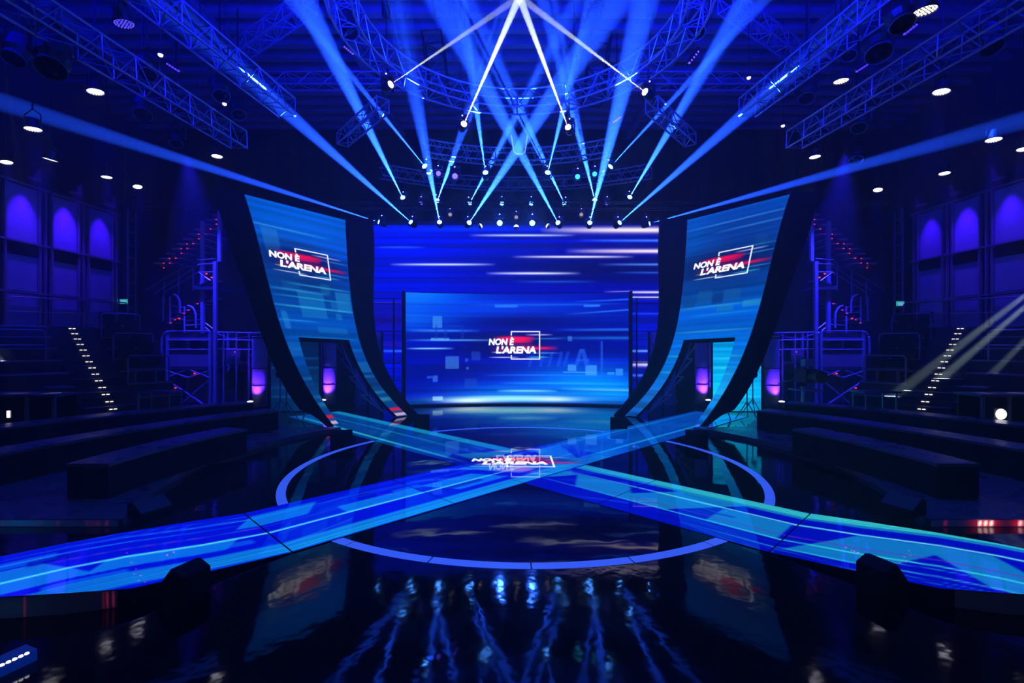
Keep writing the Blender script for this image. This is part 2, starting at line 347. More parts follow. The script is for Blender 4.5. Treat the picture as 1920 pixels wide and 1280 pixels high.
# ------------------------------------------------------------------ centre screen (concave)
t = thing('centre_screen', 'concave centre stage screen with the white show lettering over blue clouds', 'screen', (X0, 15.6, 0))
CXS = 0.2; HW = 3.57
def Sc(u, v, off=0.0):
    x = CXS + HW * (2 * u - 1); y = 15.93 - 0.55 * (2 * u - 1) ** 2
    return (x, y - off, 0.06 + 3.60 * v)
def pic_centre(U, V):
    X = 761 + 418 * U; Y = 760 - 212 * V; p = Pic(X, Y, (0, 5, 165))
    p.blob(780, 565, 110, 46, (0, 130, 255)); p.blob(775, 575, 45, 30, (30, 150, 255), 0.7); p.blob(900, 578, 260, 26, (0, 60, 225), 0.9); p.blob(1100, 590, 90, 16, (0, 40, 190), 0.7)
    p.blob(980, 603, 120, 13, (0, 0, 105), 0.9); p.blob(1120, 640, 110, 38, (0, 0, 125), 0.85); p.blob(900, 650, 70, 25, (0, 0, 110), 0.8); p.blob(1150, 560, 40, 14, (0, 0, 150), 0.7)
    p.blob(810, 700, 110, 34, (0, 5, 150), 0.9); p.blob(1100, 715, 140, 36, (0, 115, 255), 1); p.blob(1110, 730, 80, 16, (0, 150, 255), 0.8); p.blob(980, 735, 150, 14, (0, 110, 245), 0.9); p.blob(1150, 740, 60, 20, (0, 140, 255), .9)
    p.blob(860, 690, 60, 10, (0, 10, 120), 0.5)
    p.lines(0.10, 2.0, 5)
    for a in ((761, 900, 620, 2.2, (60, 150, 230), 0.8), (761, 1000, 638, 1.8, (90, 190, 250), 0.9), (761, 850, 654, 1.6, (130, 215, 255), 1), (1040, 1300, 618, 2.6, (30, 120, 225), 0.8),
              (1030, 1300, 634, 3.2, (20, 110, 220), 0.8), (1080, 1290, 564, 1.6, (30, 130, 255), 0.8, -0.03), (1060, 1290, 588, 1.4, (50, 130, 240), 0.8, -0.06), (880, 1180, 569, 2.0, (20, 110, 240), 0.7),
              (900, 1180, 706, 1.4, (30, 130, 255), 0.7), (940, 1180, 722, 2, (40, 160, 255), 0.7), (930, 1050, 737, 2.6, (130, 220, 255), 0.9), (870, 1000, 747, 2.0, (30, 140, 220), 0.8), (1050, 1250, 733, 2.5, (90, 190, 255), .8)):
        p.streak(*a[:5], a=a[5], k=(a[6] if len(a) > 6 else 0))
    # pale swirl along the bottom
    p.blob(965, 751, 150, 9, (20, 130, 225), 0.9); p.blob(965, 752, 125, 6.5, (150, 235, 252), 1.0); p.blob(880, 755, 50, 5, (215, 248, 252), 1.0); p.blob(1040, 753, 40, 4, (210, 240, 250), 0.9)
    p.blob(780, 757, 30, 5, (0, 60, 110), 0.8); p.blob(1150, 757, 40, 4, (0, 70, 130), 0.6); p.rect(750, 1200, 744, 746, (0, 60, 150), 0.3)
    for r in ((809, 827, 592, 615, (60, 140, 225), 0.75), (927, 971, 569, 574, (40, 130, 240), 0.7), (1098, 1128, 570, 574, (50, 140, 245), 0.7), (833, 858, 669, 693, (70, 140, 220), 0.65),
              (882, 899, 660, 677, (40, 90, 200), 0.5), (870, 876, 673, 680, (50, 100, 210), 0.6), (872, 877, 690, 695, (60, 130, 230), 0.6), (869, 892, 712, 730, (20, 70, 180), 0.5),
              (809, 819, 706, 718, (60, 130, 230), 0.6), (799, 808, 707, 711, (50, 110, 220), 0.6), (1068, 1084, 685, 698, (70, 160, 245), 0.7), (1101, 1122, 686, 706, (70, 160, 250), 0.7),
              (1060, 1122, 699, 701, (70, 160, 250), 0.7), (1141, 1154, 699, 704, (60, 150, 250), 0.7), (1156, 1169, 692, 705, (60, 150, 250), 0.7), (1129, 1133, 640, 702, (30, 90, 210), 0.7), (1068, 1076, 630, 640, (70, 150, 220), .6),
              (806, 840, 634, 639, (90, 180, 240), 0.7), (809, 828, 746, 754, (190, 240, 255), 0.6), (814, 818, 609, 636, (10, 60, 170), 0.5), (830, 836, 612, 636, (10, 60, 170), 0.5), (838, 860, 609, 614, (10, 60, 170), 0.5),
              (862, 868, 610, 636, (10, 60, 170), 0.5)):
        p.rect(*r[:4], r[4], r[5])
    for k in range(8): p.rect(833, 858, 670 + 3 * k, 670.8 + 3 * k, (0, 40, 150), 0.4); p.rect(809, 827, 593 + 3 * k, 593.8 + 3 * k, (0, 60, 190), 0.4)
    # ghosted large letters
    for x, w_ in ((995, 5), (1016, 5), (1032, 6), (1050, 6), (1062, 6)): p.rect(x, x + w_, 660, 690, (20, 80, 215), 0.55, shear=0.25)
    p.rect(1016, 1030, 660, 665, (20, 80, 215), 0.5); p.rect(1016, 1030, 674, 678, (20, 80, 215), 0.5); p.rect(1085, 1092, 655, 688, (25, 90, 220), 0.7, shear=0.3); p.rect(1096, 1104, 655, 688, (25, 90, 220), 0.7, shear=-0.25); p.rect(1085, 1108, 674, 679, (25, 90, 220), 0.7)
    logo_brush(p, 965, 648, 100, -100)
    return p.lin()
grid_part('screen_face', Sc, np.linspace(0, 1, 360), np.linspace(0, 1, 190), pic_centre, t)
logo(t, lambda a, b: Sc((965 + 100 * a - 761) / 418, (760 - (648 - 100 * b)) / 212, 0.012))
m = MB(); n = 40; o = []
for i in range(n + 1):
    u = -0.012 + 1.024 * i / n; a = Sc(u, -0.016, -0.02); b = Sc(u, -0.016, -0.22); o += [(a[0], a[1], 0.0), (b[0], b[1], 0.0), (b[0], b[1], 3.68), (a[0], a[1], 3.68)]
m.add(o, [(4 * i + k, 4 * i + (k + 1) % 4, 4 * i + 4 + (k + 1) % 4, 4 * i + 4 + k) for i in range(n) for k in range(4)] + [(0, 3, 2, 1), (4 * n, 4 * n + 1, 4 * n + 2, 4 * n + 3)])
m.build('screen_cabinet', 'black', t)
for u in (-0.010, 1.010):
    a = Sc(u, 0); MB().box((a[0], a[1], 1.85), (0.07, 0.12, 3.7)).build('side_post', 'black', t)
m = MB(); o = []
for i in range(n + 1):
    u = -0.02 + 1.04 * i / n; a = Sc(u, 0, 0.16); b = Sc(u, 0, -0.02); o += [(a[0], a[1], 0), (b[0], b[1], 0), (b[0], b[1], 0.05), (a[0], a[1], 0.05)]
m.add(o, [(4 * i + k, 4 * i + (k + 1) % 4, 4 * i + 4 + (k + 1) % 4, 4 * i + 4 + k) for i in range(n) for k in range(4)] + [(0, 3, 2, 1), (4 * n, 4 * n + 1, 4 * n + 2, 4 * n + 3)])
m.build('bottom_plinth', 'black', t)

# ------------------------------------------------------------------ curved portal towers
YN, YFa = 11.6, 13.4
cn = np.polyfit([363, 434, 508, 586, 652, 719, 758, 795], [458, 479, 498.6, 518, 541.6, 573, 596, 623.6], 4)
cf = np.polyfit([411, 477, 559, 621, 684, 731, 766, 783], [648, 651, 659, 670.5, 690, 721, 752.5, 770], 4)
cno = np.polyfit([355, 427, 560, 644, 720, 774, 805], [405, 423, 467, 500, 533, 567, 600], 4)     # outer edge of near blade
cfo = np.polyfit([430, 563, 664, 719, 754, 772], [698.6, 698, 713, 737, 760, 780], 3)
def pt(co, Y, z): py = CY - (z - CAMZ) * F / Y; return ((np.polyval(co, py) - CX) * Y / F)
def zn(v): return 0.05 + v * 5.57
def zf(v): return 0.02 + v * 5.44
def St(u, v, off=0.0, mir=False):
    a = Vector((pt(cn, YN, zn(v)), YN, zn(v))); b = Vector((pt(cf, YFa, zf(v)), YFa, zf(v)))
    p = a.lerp(b, u) + Vector((0.82, -0.57, 0.05)) * off
    return mx(p) if mir else tuple(p)
VD = 0.383
def uL(v): return 0.068 + 0.10 * (v / VD) ** 1.3
def uR(v): return 0.84
def pic_tower(mir):
    def f(U, V):
        X = U * 100; Y = V * 100                     # percent of width / height
        if not mir:
            p = Pic(X, Y, (0, 72, 172))
            p.blob(60, 92, 90, 14, (0, 98, 225)); p.blob(90, 70, 25, 16, (0, 70, 225), 0.7); p.blob(45, 66, 70, 9, (5, 48, 120), 0.9); p.blob(40, 78, 30, 6, (5, 55, 140), .8)
            p.blob(50, 44, 90, 5, (0, 80, 190), 0.8); p.blob(50, 12, 120, 12, (5, 55, 110), 0.9)
            p.lines(0.10, 0.9, 11)
            for r in ((6, 22, 76, 87, (40, 120, 205), 0.6), (30, 62, 48, 60, (25, 130, 200), 0.55), (78, 98, 52, 62, (30, 140, 200), 0.6), (5, 12, 42, 50, (40, 140, 210), 0.5), (45, 85, 41, 44, (20, 120, 200), 0.5),
                      (70, 78, 53, 57, (20, 120, 190), 0.5), (74, 82, 48, 51, (30, 130, 200), 0.5), (30, 42, 66, 70, (15, 80, 150), 0.6), (60, 72, 60, 65, (20, 100, 160), .6), (15, 35, 60, 64, (10, 90, 160), .5),
                      (0, 30, 30, 36, (20, 110, 190), .5), (70, 100, 22, 27, (30, 120, 190), .5)): p.rect(*r[:4], r[4], r[5])
            for a in ((-10, 110, 52.5, 0.45, (60, 190, 230)), (-5, 70, 60, 0.5, (40, 150, 210)), (20, 105, 63, 0.4, (50, 170, 210)), (-20, 80, 88, 0.4, (60, 150, 230)), (0, 100, 57, 0.3, (40, 170, 210)), (-10, 50, 46, 0.3, (50, 150, 210)),
                      (0, 110, 38.5, 0.5, (20, 120, 200)), (-10, 110, 33, 0.6, (20, 110, 190)), (-10, 110, 20, 0.7, (30, 120, 180)), (-10, 120, 12, 0.8, (30, 140, 190)), (-10, 120, 8.5, 1.0, (60, 170, 190)), (-10, 120, 16, 1.0, (10, 40, 80))): p.streak(*a, a=0.85)
            p.rect(-5, 105, 2.6, 4.2, (220, 30, 60), 0.9); p.rect(-5, 105, 0.3, 1.6, (235, 190, 200), 0.9)
            logo_brush(p, 100 * (0.366 + 0.07 * 0.677), (4.10 - 0.05) / 5.5 * 100, 67.7, 1.25 / 5.5 * 100)
        else:
            p = Pic(X, Y, (0, 88, 205))
            p.blob(50, 90, 120, 16, (5, 62, 165)); p.blob(95, 86, 30, 12, (0, 95, 210), 0.8); p.blob(50, 72, 100, 12, (5, 40, 105), 0.9); p.blob(50, 28, 120, 14, (0, 125, 235), 0.9); p.blob(10, 15, 60, 12, (25, 170, 255), 0.9); p.blob(80, 10, 30, 9, (30, 110, 200), 0.8)
            p.lines(0.10, 0.9, 12)
            for r in ((60, 78, 56, 62, (20, 90, 150), 0.6), (25, 45, 56, 61, (20, 90, 160), 0.6), (0, 20, 52, 55, (40, 150, 200), 0.6), (45, 58, 55, 60, (5, 45, 110), 0.6), (80, 95, 54, 60, (10, 70, 140), .6), (30, 50, 51, 54, (30, 130, 180), .5),
                      (10, 22, 66, 84, (20, 80, 150), 0.4)): p.rect(*r[:4], r[4], r[5])
            for a in ((-20, 110, 94, 0.4, (60, 140, 220)), (-20, 70, 90, 0.5, (50, 130, 220)), (-10, 60, 80, 0.35, (40, 150, 200)), (0, 110, 54, 0.5, (50, 160, 210)), (-10, 90, 50, 0.4, (20, 140, 210)),
                      (-10, 110, 46, 0.7, (0, 70, 190)), (-10, 110, 42, 0.5, (50, 160, 235)), (-10, 110, 38, 0.4, (20, 110, 220)), (-10, 110, 34, 0.6, (0, 90, 210)), (-10, 110, 30, 0.5, (60, 190, 240)),
                      (-10, 110, 22, 0.5, (60, 190, 250)), (-10, 110, 5, 1.5, (20, 70, 120)), (-10, 110, 1, 1.0, (5, 30, 60))): p.streak(*a, a=0.8)
            logo_brush(p, 100 * (0.594 - 0.07 * 0.656), (4.10 - 0.05) / 5.5 * 100, -65.6, 1.25 / 5.5 * 100)
        return p.lin()
    return f
for mir in (False, True):
    t = thing('curved_portal', 'tall curved screen portal with a doorway, sweeping up on the %s of the stage' % SIDE[mir], 'screen portal', (-3.7, 12.4, 0), mirror=mir)
    pf = pic_tower(mir)
    grid_part('upper_screen', lambda u, v: St(u, v, 0, mir), np.linspace(0, 1, 150), np.linspace(VD, 1, 230), pf, t, 'ledtower', flip=mir)
    for nm, ua, ub in (('near', lambda v: 0.0, uL), ('far', uR, lambda v: 1.0)):
        # leg strips: picture coordinates follow the true width position
        f_ = lambda u, v, ua=ua, ub=ub: St(ua(v) + (ub(v) - ua(v)) * u, v, 0, mir)
        def pl(U, V, ua=ua, ub=ub, nm=nm):
            if nm == 'near': UU = U * np.vectorize(ub)(V)
            else: UU = 0.84 + 0.16 * U
            return pf(UU, V)
        grid_part('leg_screen', f_, np.linspace(0, 1, 24), np.linspace(0, VD, 120), pl, t, 'ledtower', flip=mir)
    logo(t, (lambda a, b: St(0.366 + (a + 0.07) * 0.677, (4.10 + 1.25 * b - 0.05) / 5.5, 0.012, False)) if not mir else
            (lambda a, b: St(0.594 - (a + 0.07) * 0.656, (4.10 + 1.25 * b - 0.05) / 5.5, 0.012, True)))
    # backing shells behind every screen face
    def shell(name, ua, ub, va, vb):
        m = MB(); n = 24; o = []
        for i in range(n + 1):
            v = va + (vb - va) * i / n
            for u, off in ((ua(v), -0.01), (ub(v), -0.01), (ub(v), -0.16), (ua(v), -0.16)): o.append(St(u, v, off, mir))
        m.add(o, [(4 * i + k, 4 * i + (k + 1) % 4, 4 * i + 4 + (k + 1) % 4, 4 * i + 4 + k) for i in range(n) for k in range(4)] + [(0, 1, 2, 3), (4 * n, 4 * n + 3, 4 * n + 2, 4 * n + 1)])
        m.build(name, 'matt', t)
    shell('screen_back', lambda v: 0, lambda v: 1, VD, 1.0)
    shell('leg_back', lambda v: 0, uL, 0.0, VD); shell('leg_back', uR, lambda v: 1, 0.0, VD)
    # side blades
    m = MB(mir); o = []; n = 40
    for i in range(n + 1):
        z = 5.68 * i / n; xi = pt(cn, YN, max(z, 0.05)); xo = min(pt(cno, YN, max(z, 0.0)), xi - 0.2)
        if z < 0.35: xo = xi - 0.12 - 0.6 * z
        o += [(xi, YN - 0.05, z), (xo, YN - 0.05, z), (xo, YN + 0.10, z), (xi, YN + 0.10, z)]
    m.add(o, [(4 * i + k, 4 * i + (k + 1) % 4, 4 * i + 4 + (k + 1) % 4, 4 * i + 4 + k) for i in range(n) for k in range(4)] + [(0, 3, 2, 1), (4 * n, 4 * n + 1, 4 * n + 2, 4 * n + 3)])
    m.build('near_blade', 'matt', t)
    m = MB(mir); o = []
    for i in range(n + 1):
        z = 5.5 * i / n; xi = pt(cf, YFa, max(z, 0.02)); xo = max(pt(cfo, YFa, max(z, 0.02)) if z < 5.2 else xi + 0.74, xi + 0.15)
        o += [(xi, YFa - 0.02, z), (xo, YFa - 0.02, z), (xo, YFa + 0.12, z), (xi, YFa + 0.12, z)]
    m.add(o, [(4 * i + k, 4 * i + (k + 1) % 4, 4 * i + 4 + (k + 1) % 4, 4 * i + 4 + k)[::-1] for i in range(n) for k in range(4)] + [(0, 1, 2, 3), (4 * n, 4 * n + 3, 4 * n + 2, 4 * n + 1)])
    m.build('far_blade', 'matt', t)
    # door head and frame
    a = Vector(St(uL(VD), VD, 0.02)); b = Vector(St(uR(VD), VD, 0.02)); m = MB(mir)
    o = []
    for q in (a, b):
        for dz, off in ((0, 0), (-0.10, 0), (-0.10, -0.35), (0, -0.35)): w = q + Vector((0.82, -0.57, 0)) * off; o.append((w.x, w.y, w.z + dz))
    m.add(o, [(0, 1, 2, 3), (4, 7, 6, 5), (0, 4, 5, 1), (1, 5, 6, 2), (2, 6, 7, 3), (3, 7, 4, 0)]); m.build('door_head', 'matt', t)
    # lattice stay between the legs, behind the screen
    m = MB(mir)
    for k in range(4):
        za, zb = 0.1 + 0.5 * k, 0.6 + 0.5 * k
        q0 = St(0.80, za / 5.5, -0.25); q1 = St(0.80, zb / 5.5, -0.55); q2 = St(0.80, zb / 5.5, -0.25)
        m.tube([q0, q1], 0.02).tube([q1, q2], 0.02).tube([q0, q2], 0.02)
    m.build('stay_lattice', 'tube', t)

# cyan side screens behind the towers
for mir in (False, True):
    t = thing('side_screen', ('bright cyan' if mir else 'dim teal') + ' low screen half hidden behind the %s portal' % SIDE[mir], 'screen', (-6.4, 14.2, 0), mirror=mir)
    def pics(U, V, mir=mir):
        p = Pic(U * 100, V * 100, (0, 150, 225) if mir else (0, 22, 70)); p.blob(80, 0, 60, 60, (10, 205, 235) if mir else (5, 60, 110), 0.8); p.lines(0.10, 3, 8)
        for y in (20, 33, 61, 74): p.streak(-20, 120, y, 1.2, (60, 215, 250) if mir else (20, 80, 150), 0.7)
        return p.lin()
    grid_part('screen_face', (lambda u, v: mx((-7.1 + 1.42 * u, 14.2, 0.02 + 2.1 * v))) if mir else (lambda u, v: (-7.1 + 1.42 * u, 14.2, 0.02 + 2.1 * v)), np.linspace(0, 1, 20), np.linspace(0, 1, 60), pics, t, flip=mir)
    MB(mir).box((-6.39, 14.27, 1.06), (1.46, 0.1, 2.12)).build('screen_cabinet', 'black', t)

# ------------------------------------------------------------------ stage ring and LED arms
RC = (0.19, 7.93); RR = 3.60
tag(MB().lathe([(RR - 0.065, 0.0), (RR - 0.065, 0.003)], (RC[0], RC[1], 0), 120).build('stage_disc', 'disc'), 'round polished black stage floor inside the glowing blue ring', 'stage floor')
t = thing('stage_ring', 'thin glowing blue ring of light set into the black stage floor', 'light ring', (RC[0], RC[1], 0))
for k in range(24):
    m = MB(); n = 8; o = []; a0, a1 = 2 * PI * k / 24, 2 * PI * (k + 1) / 24 - 0.004
    for i in range(n + 1):
        a = a0 + (a1 - a0) * i / n; c, s_ = math.cos(a), math.sin(a)
        for r, z in ((RR - 0.06, 0.0), (RR + 0.06, 0.0), (RR + 0.06, 0.003), (RR - 0.06, 0.003)): o.append((RC[0] + r * c, RC[1] + r * s_, z))
    m.add(o, [(4 * i + q, 4 * i + (q + 1) % 4, 4 * i + 4 + (q + 1) % 4, 4 * i + 4 + q)[::-1] for i in range(n) for q in range(4)] + [(0, 1, 2, 3), (4 * n, 4 * n + 3, 4 * n + 2, 4 * n + 1)])
    m.build('ring_segment', 'ering', t)

HWA = 0.74
def arm_pic(kind):
    """kind 0: near-left to far-right arm, 1: near-right to far-left arm; s along (negative = near end), w across (-1 near the camera)"""
    def f(Sv, Wv):
        X, Y = Sv, Wv
        if kind == 0:
            p = Pic(X, Y, (0, 14, 212)); light, lc = (8, 110, 225), (90, 235, 245)
        else:
            p = Pic(X, Y, (0, 8, 180)); light, lc = (14, 118, 190), (60, 225, 215)
        far = np.clip((X - 0.8) / 1.2, 0, 1)
        # huge letter shapes running along the arm
        r = np.random.default_rng(4 + kind)
        x = -7.6
        shapes = []
        while x < 8:
            w_ = r.uniform(0.5, 1.1); sh = r.choice([-0.5, 0.45, 0.0, 0.6]); y0, y1 = sorted(r.choice([-0.8, -0.45, -0.1, 0.25, 0.75], 2, replace=False)); shapes.append((x, x + w_, y0, y1, sh)); x += w_ + r.uniform(0.12, 0.4)
        for x0, x1, y0, y1, sh in shapes: p.rect(x0, x1, y0, y1, light, 0.95, 0.02, sh)
        for k in range(16):
            x0 = r.uniform(-7, 7); y0 = r.uniform(-0.9, 0.8); p.rect(x0, x0 + r.uniform(0.1, 0.7), y0, y0 + r.uniform(0.05, 0.3), (10, 110, 235) if k % 2 else (0, 10, 160), 0.6, 0.02)
        # streak lines along the arm
        p.mix(0.9 * far, (0, 62, 130) if kind else (0, 70, 165))
        for k in range(26):
            x0 = r.uniform(-8, 6); y0 = r.uniform(-1, 1); p.streak(x0, x0 + r.uniform(1, 5), y0, 0.012, (20, 110, 240) if kind == 0 else (20, 130, 200), 0.6)
        if kind == 0:
            for y0, al in ((-0.93, 1), (-0.86, 0.9), (-0.80, 1), (-0.72, 0.8), (-0.66, 0.6)): p.streak(-6.0, 2.2, y0, 0.02, (40, 215, 230), al)
            p.rect(-6.2, 1.5, -1.0, -0.62, (10, 140, 215), 0.6, 0.04)
            p.streak(-9, 1.5, -0.12, 0.028, lc, 1.0); p.streak(-9, -4, 0.42, 0.02, (30, 150, 240), 0.8); p.streak(-6, -2, 0.62, 0.02, (30, 150, 240), 0.8)
            p.streak(-0.5, 8.5, -0.55, 0.05, (30, 170, 225), 0.8); p.streak(0, 8.5, 0.75, 0.06, (20, 150, 200), 0.7); p.streak(-6.2, -3.0, 0.15, 0.012, (120, 30, 190), 0.6)
        else:
            p.rect(-9, 9, 0.62, 1.0, (15, 135, 185), 0.85, 0.03)
            for y0, al in ((0.95, 1), (0.88, 1), (0.82, 0.8), (0.76, 0.9)): p.streak(-9, 0.0, y0, 0.022, (70, 225, 190), al)
            p.streak(-9, -0.3, 0.30, 0.028, (110, 240, 235), 1.0); p.streak(-8, -1, -0.25, 0.02, (90, 50, 170), 0.8); p.streak(-9, -0.8, -0.45, 0.022, lc, 0.9); p.streak(-7, -3, -0.78, 0.02, lc, 0.6)
            p.streak(0.5, 8.6, -0.75, 0.06, (50, 205, 190), 0.9); p.streak(0.5, 8.6, 0.1, 0.03, (30, 150, 190), 0.7); p.streak(1.5, 9, 0.8, 0.05, (20, 140, 190), 0.7)
        if True:
            ang = PI / 4; dx = (1, 1) if kind == 0 else (-1, 1)
            # logo patch at the crossing is painted in floor coordinates
            s2 = 0.70711; wx, wy = (-s2, s2) if kind == 0 else (s2, s2)
            fx = RC[0] + X * dx[0] * s2 + HWA * Y * wx; fy = RC[1] + X * dx[1] * s2 + HWA * Y * wy
            q = Pic(fx, fy, (0, 0, 0)); q.c = p.c; logo_brush(q, -0.075 + 0.07 * 1.39, 8.145, 1.39, 1.375); p.c = q.c
        return p.lin()
    return f
s2 = math.sqrt(0.5)
def armP(kind, s, w, z):
    if kind == 0: return (RC[0] + s * s2 - HWA * w * s2, RC[1] + s * s2 + HWA * w * s2, z)
    return (RC[0] - s * s2 + HWA * w * s2, RC[1] + s * s2 + HWA * w * s2, z)
for kind in (0, 1):
    t = thing('led_walkway', ['lit floor walkway running from the front left corner to the right portal', 'lit floor walkway running from the front right corner to the left portal'][kind], 'walkway', (RC[0], RC[1], 0))
    zt = 0.012 if kind == 0 else 0.008
    segs = [(-3.97, -2.0), (-2.0, -HWA), (-HWA, HWA), (HWA, 2.4), (2.4, 3.97), (3.97, 6.1), (6.1, 8.2)] if kind == 0 else [(-3.97, -2.0), (-2.0, -HWA), (HWA, 2.4), (2.4, 3.97), (3.97, 6.1), (6.1, 8.2)]
    pf = arm_pic(kind)
    for a, b in segs:
        g = 0.006; n_ = max(8, int((b - a) / 0.03))
        grid_part('floor_panel', lambda u, v, zt=zt: armP(kind, u, v, zt), np.linspace(a + g, b - g, n_), np.linspace(-1, 1, 56), pf, t, 'ledfloor', flip=(kind == 1))
        m = MB(); m.prism([armP(kind, a + g, -1, 0)[:2], armP(kind, b - g, -1, 0)[:2], armP(kind, b - g, 1, 0)[:2], armP(kind, a + g, 1, 0)[:2]], 0.0, zt - 0.002); m.build('panel_tray', 'black', t)
    # ramped outer wing: edges curve away at the near end (polyline near / far edge, height)
    near = [(-3.98, -1.0, 0.012), (-4.6, -1.03, 0.06), (-5.2, -1.10, 0.13), (-5.55, -0.85, 0.155), (-5.9, -0.5, 0.16), (-7.0, 0.7, 0.16)]
    farr = [(-3.98, 1.0, 0.012), (-4.5, 0.97, 0.06), (-5.1, 0.84, 0.13), (-5.5, 0.80, 0.155), (-5.9, 0.80, 0.16), (-7.0, 1.3, 0.16)]
    K = len(near); ss = np.linspace(0, K - 1, 130)
    nn = np.array(near); ff = np.array(farr)
    def wing(u, v, zo=0.0):
        a = [np.interp(u, range(K), nn[:, i]) for i in range(3)]; b = [np.interp(u, range(K), ff[:, i]) for i in range(3)]; k = (v + 1) / 2
        return armP(kind, a[0] + (b[0] - a[0]) * k, a[1] + (b[1] - a[1]) * k, a[2] + (b[2] - a[2]) * k + zo)
    def wpic(U, V):
        a0 = np.interp(U, range(K), nn[:, 0]); b0 = np.interp(U, range(K), ff[:, 0]); a1 = np.interp(U, range(K), nn[:, 1]); b1 = np.interp(U, range(K), ff[:, 1]); k = (V + 1) / 2
        return pf(a0 + (b0 - a0) * k, a1 + (b1 - a1) * k)
    grid_part('ramp_panel', lambda u, v: wing(u, v), ss, np.linspace(-1, 1, 60), wpic, t, 'ledfloor', flip=(kind == 0))
    m = MB(); o = []
    for u in np.linspace(0, K - 1, 40): a = wing(u, -1, -0.003); b = wing(u, 1, -0.003); o += [(a[0], a[1], 0), a, b, (b[0], b[1], 0)]
    m.add(o, [(4 * i + q, 4 * i + (q + 1) % 4, 4 * i + 4 + (q + 1) % 4, 4 * i + 4 + q) for i in range(39) for q in range(4)] + [(0, 1, 2, 3), (156, 159, 158, 157)]); m.build('ramp_body', 'black', t)
    def fpic(U, V, kind=kind):
        p = Pic(U * 100, V * 100, (4, 6, 22))
        if kind == 0:
            for x in (2, 5, 7, 50): p.rect(x, x + 0.9, 0, 100, (130, 20, 40), 0.7)
            p.blob(60, 50, 20, 60, (10, 25, 50), .6)
        else:
            p.blob(60, 50, 6, 90, (225, 15, 30), 1.0)
            for x in (58, 60.5, 63): p.rect(x, x + 1.1, 0, 100, (255, 220, 220), 0.9)
        return p.lin()
    grid_part('ramp_fascia', lambda u, v: (lambda a: (a[0], a[1] - 0.012, 0.004 + (a[2] - 0.006) * v))(wing(2.2 + (K - 3.2) * u, -1)), np.linspace(0, 1, 90), np.linspace(0, 1, 5), fpic, t, flip=(kind == 1))
    if kind == 0:
        logo(t, lambda a, b: (-0.075 + (a + 0.07) * 1.39, 8.145 + b * 1.375, 0.018))

# low curved side platforms with lit fascia
for mir in (False, True):
    t = thing('side_platform', 'low black platform with a lit front edge under the %s benches' % SIDE[mir], 'platform', (-7.5, 8.5, 0), mirror=mir)
    inner = []
    for k in range(13):
        a = math.radians(211 - 75 * k / 12); inner.append((0.15 + 5.15 * math.cos(a), 7.93 + 5.15 * math.sin(a)))
    inner = [q for q in inner if q[0] < -3.9]
    poly = [(-13.5, 5.35)] + [(-9, 5.30), (-6, 5.27), (-4.35, 5.27)] + inner + [(-5.2, 11.2), (-6.4, 12.9), (-13.5, 12.9)]
    MB(mir).prism(poly[::1], 0.0, 0.08).build('platform_deck', 'bench', t)
    def fp(U, V, mir=mir):
        p = Pic(U * 100, V * 100, (5, 10, 45))
        if mir:
            p.blob(12, 50, 3.2, 90, (215, 10, 30), 1.0); p.blob(19.5, 50, 2, 90, (215, 10, 30), 0.9)
            for x in (10.4, 11.6, 12.9, 19.3): p.rect(x, x + 0.7, 0, 100, (255, 235, 235), 1)
            p.rect(3, 3.3, 0, 100, (190, 20, 60), .8)
        else:
            for x in (2.5, 4, 5.2, 6.5): p.rect(x, x + 0.3, 0, 100, (120, 30, 60), 0.8)
            for x in (13, 17, 25): p.rect(x, x + 0.5, 0, 100, (60, 10, 30), 0.8)
            p.blob(22, 50, 8, 100, (10, 60, 110), 0.6)
        return p.lin()
    fx = (lambda u, v: mx((-4.3 - 5 * u, 5.255, 0.005 + 0.07 * v))) if mir else (lambda u, v: (-4.3 - 5 * u, 5.255, 0.005 + 0.07 * v))
    grid_part('lit_fascia', fx, np.linspace(0, 1, 160), np.linspace(0, 1, 4), fp, t, flip=not mir)

# ------------------------------------------------------------------ curved benches
def sweep_bench(mir, path, w, h0, h1, label):
    path = [Vector(p) for p in path]; N = len(path)
    # resample smoothly
    ts = np.linspace(0, N - 1, 28); cx_ = np.polyfit(range(N), [p.x for p in path], min(N - 1, 3)); cy_ = np.polyfit(range(N), [p.y for p in path], min(N - 1, 3))
    pts = [Vector((np.polyval(cx_, q), np.polyval(cy_, q))) for q in ts]
    t = thing('curved_bench', label, 'bench', (pts[14].x, pts[14].y, h0), 'curved audience benches', mir)
    def body(ext, za, zb, nm, mat):
        o = []; m = MB(mir)
        for i, p in enumerate(pts):
            d = (pts[min(i + 1, 27)] - pts[max(i - 1, 0)]).normalized(); nrm = Vector((-d.y, d.x))
            if nrm.x > 0: nrm = -nrm
            a = p - nrm * ext; b = p + nrm * (w + ext)
            o += [(a.x, a.y, za), (b.x, b.y, za), (b.x, b.y, zb), (a.x, a.y, zb)]
        m.add(o, [(4 * i + q, 4 * i + (q + 1) % 4, 4 * i + 4 + (q + 1) % 4, 4 * i + 4 + q) for i in range(27) for q in range(4)] + [(0, 3, 2, 1), (108, 109, 110, 111)])
        m.build(nm, mat, t)
    body(0.0, h0, h1 - 0.045, 'bench_base', 'matt'); body(0.015, h1 - 0.04, h1, 'bench_top', 'bench')
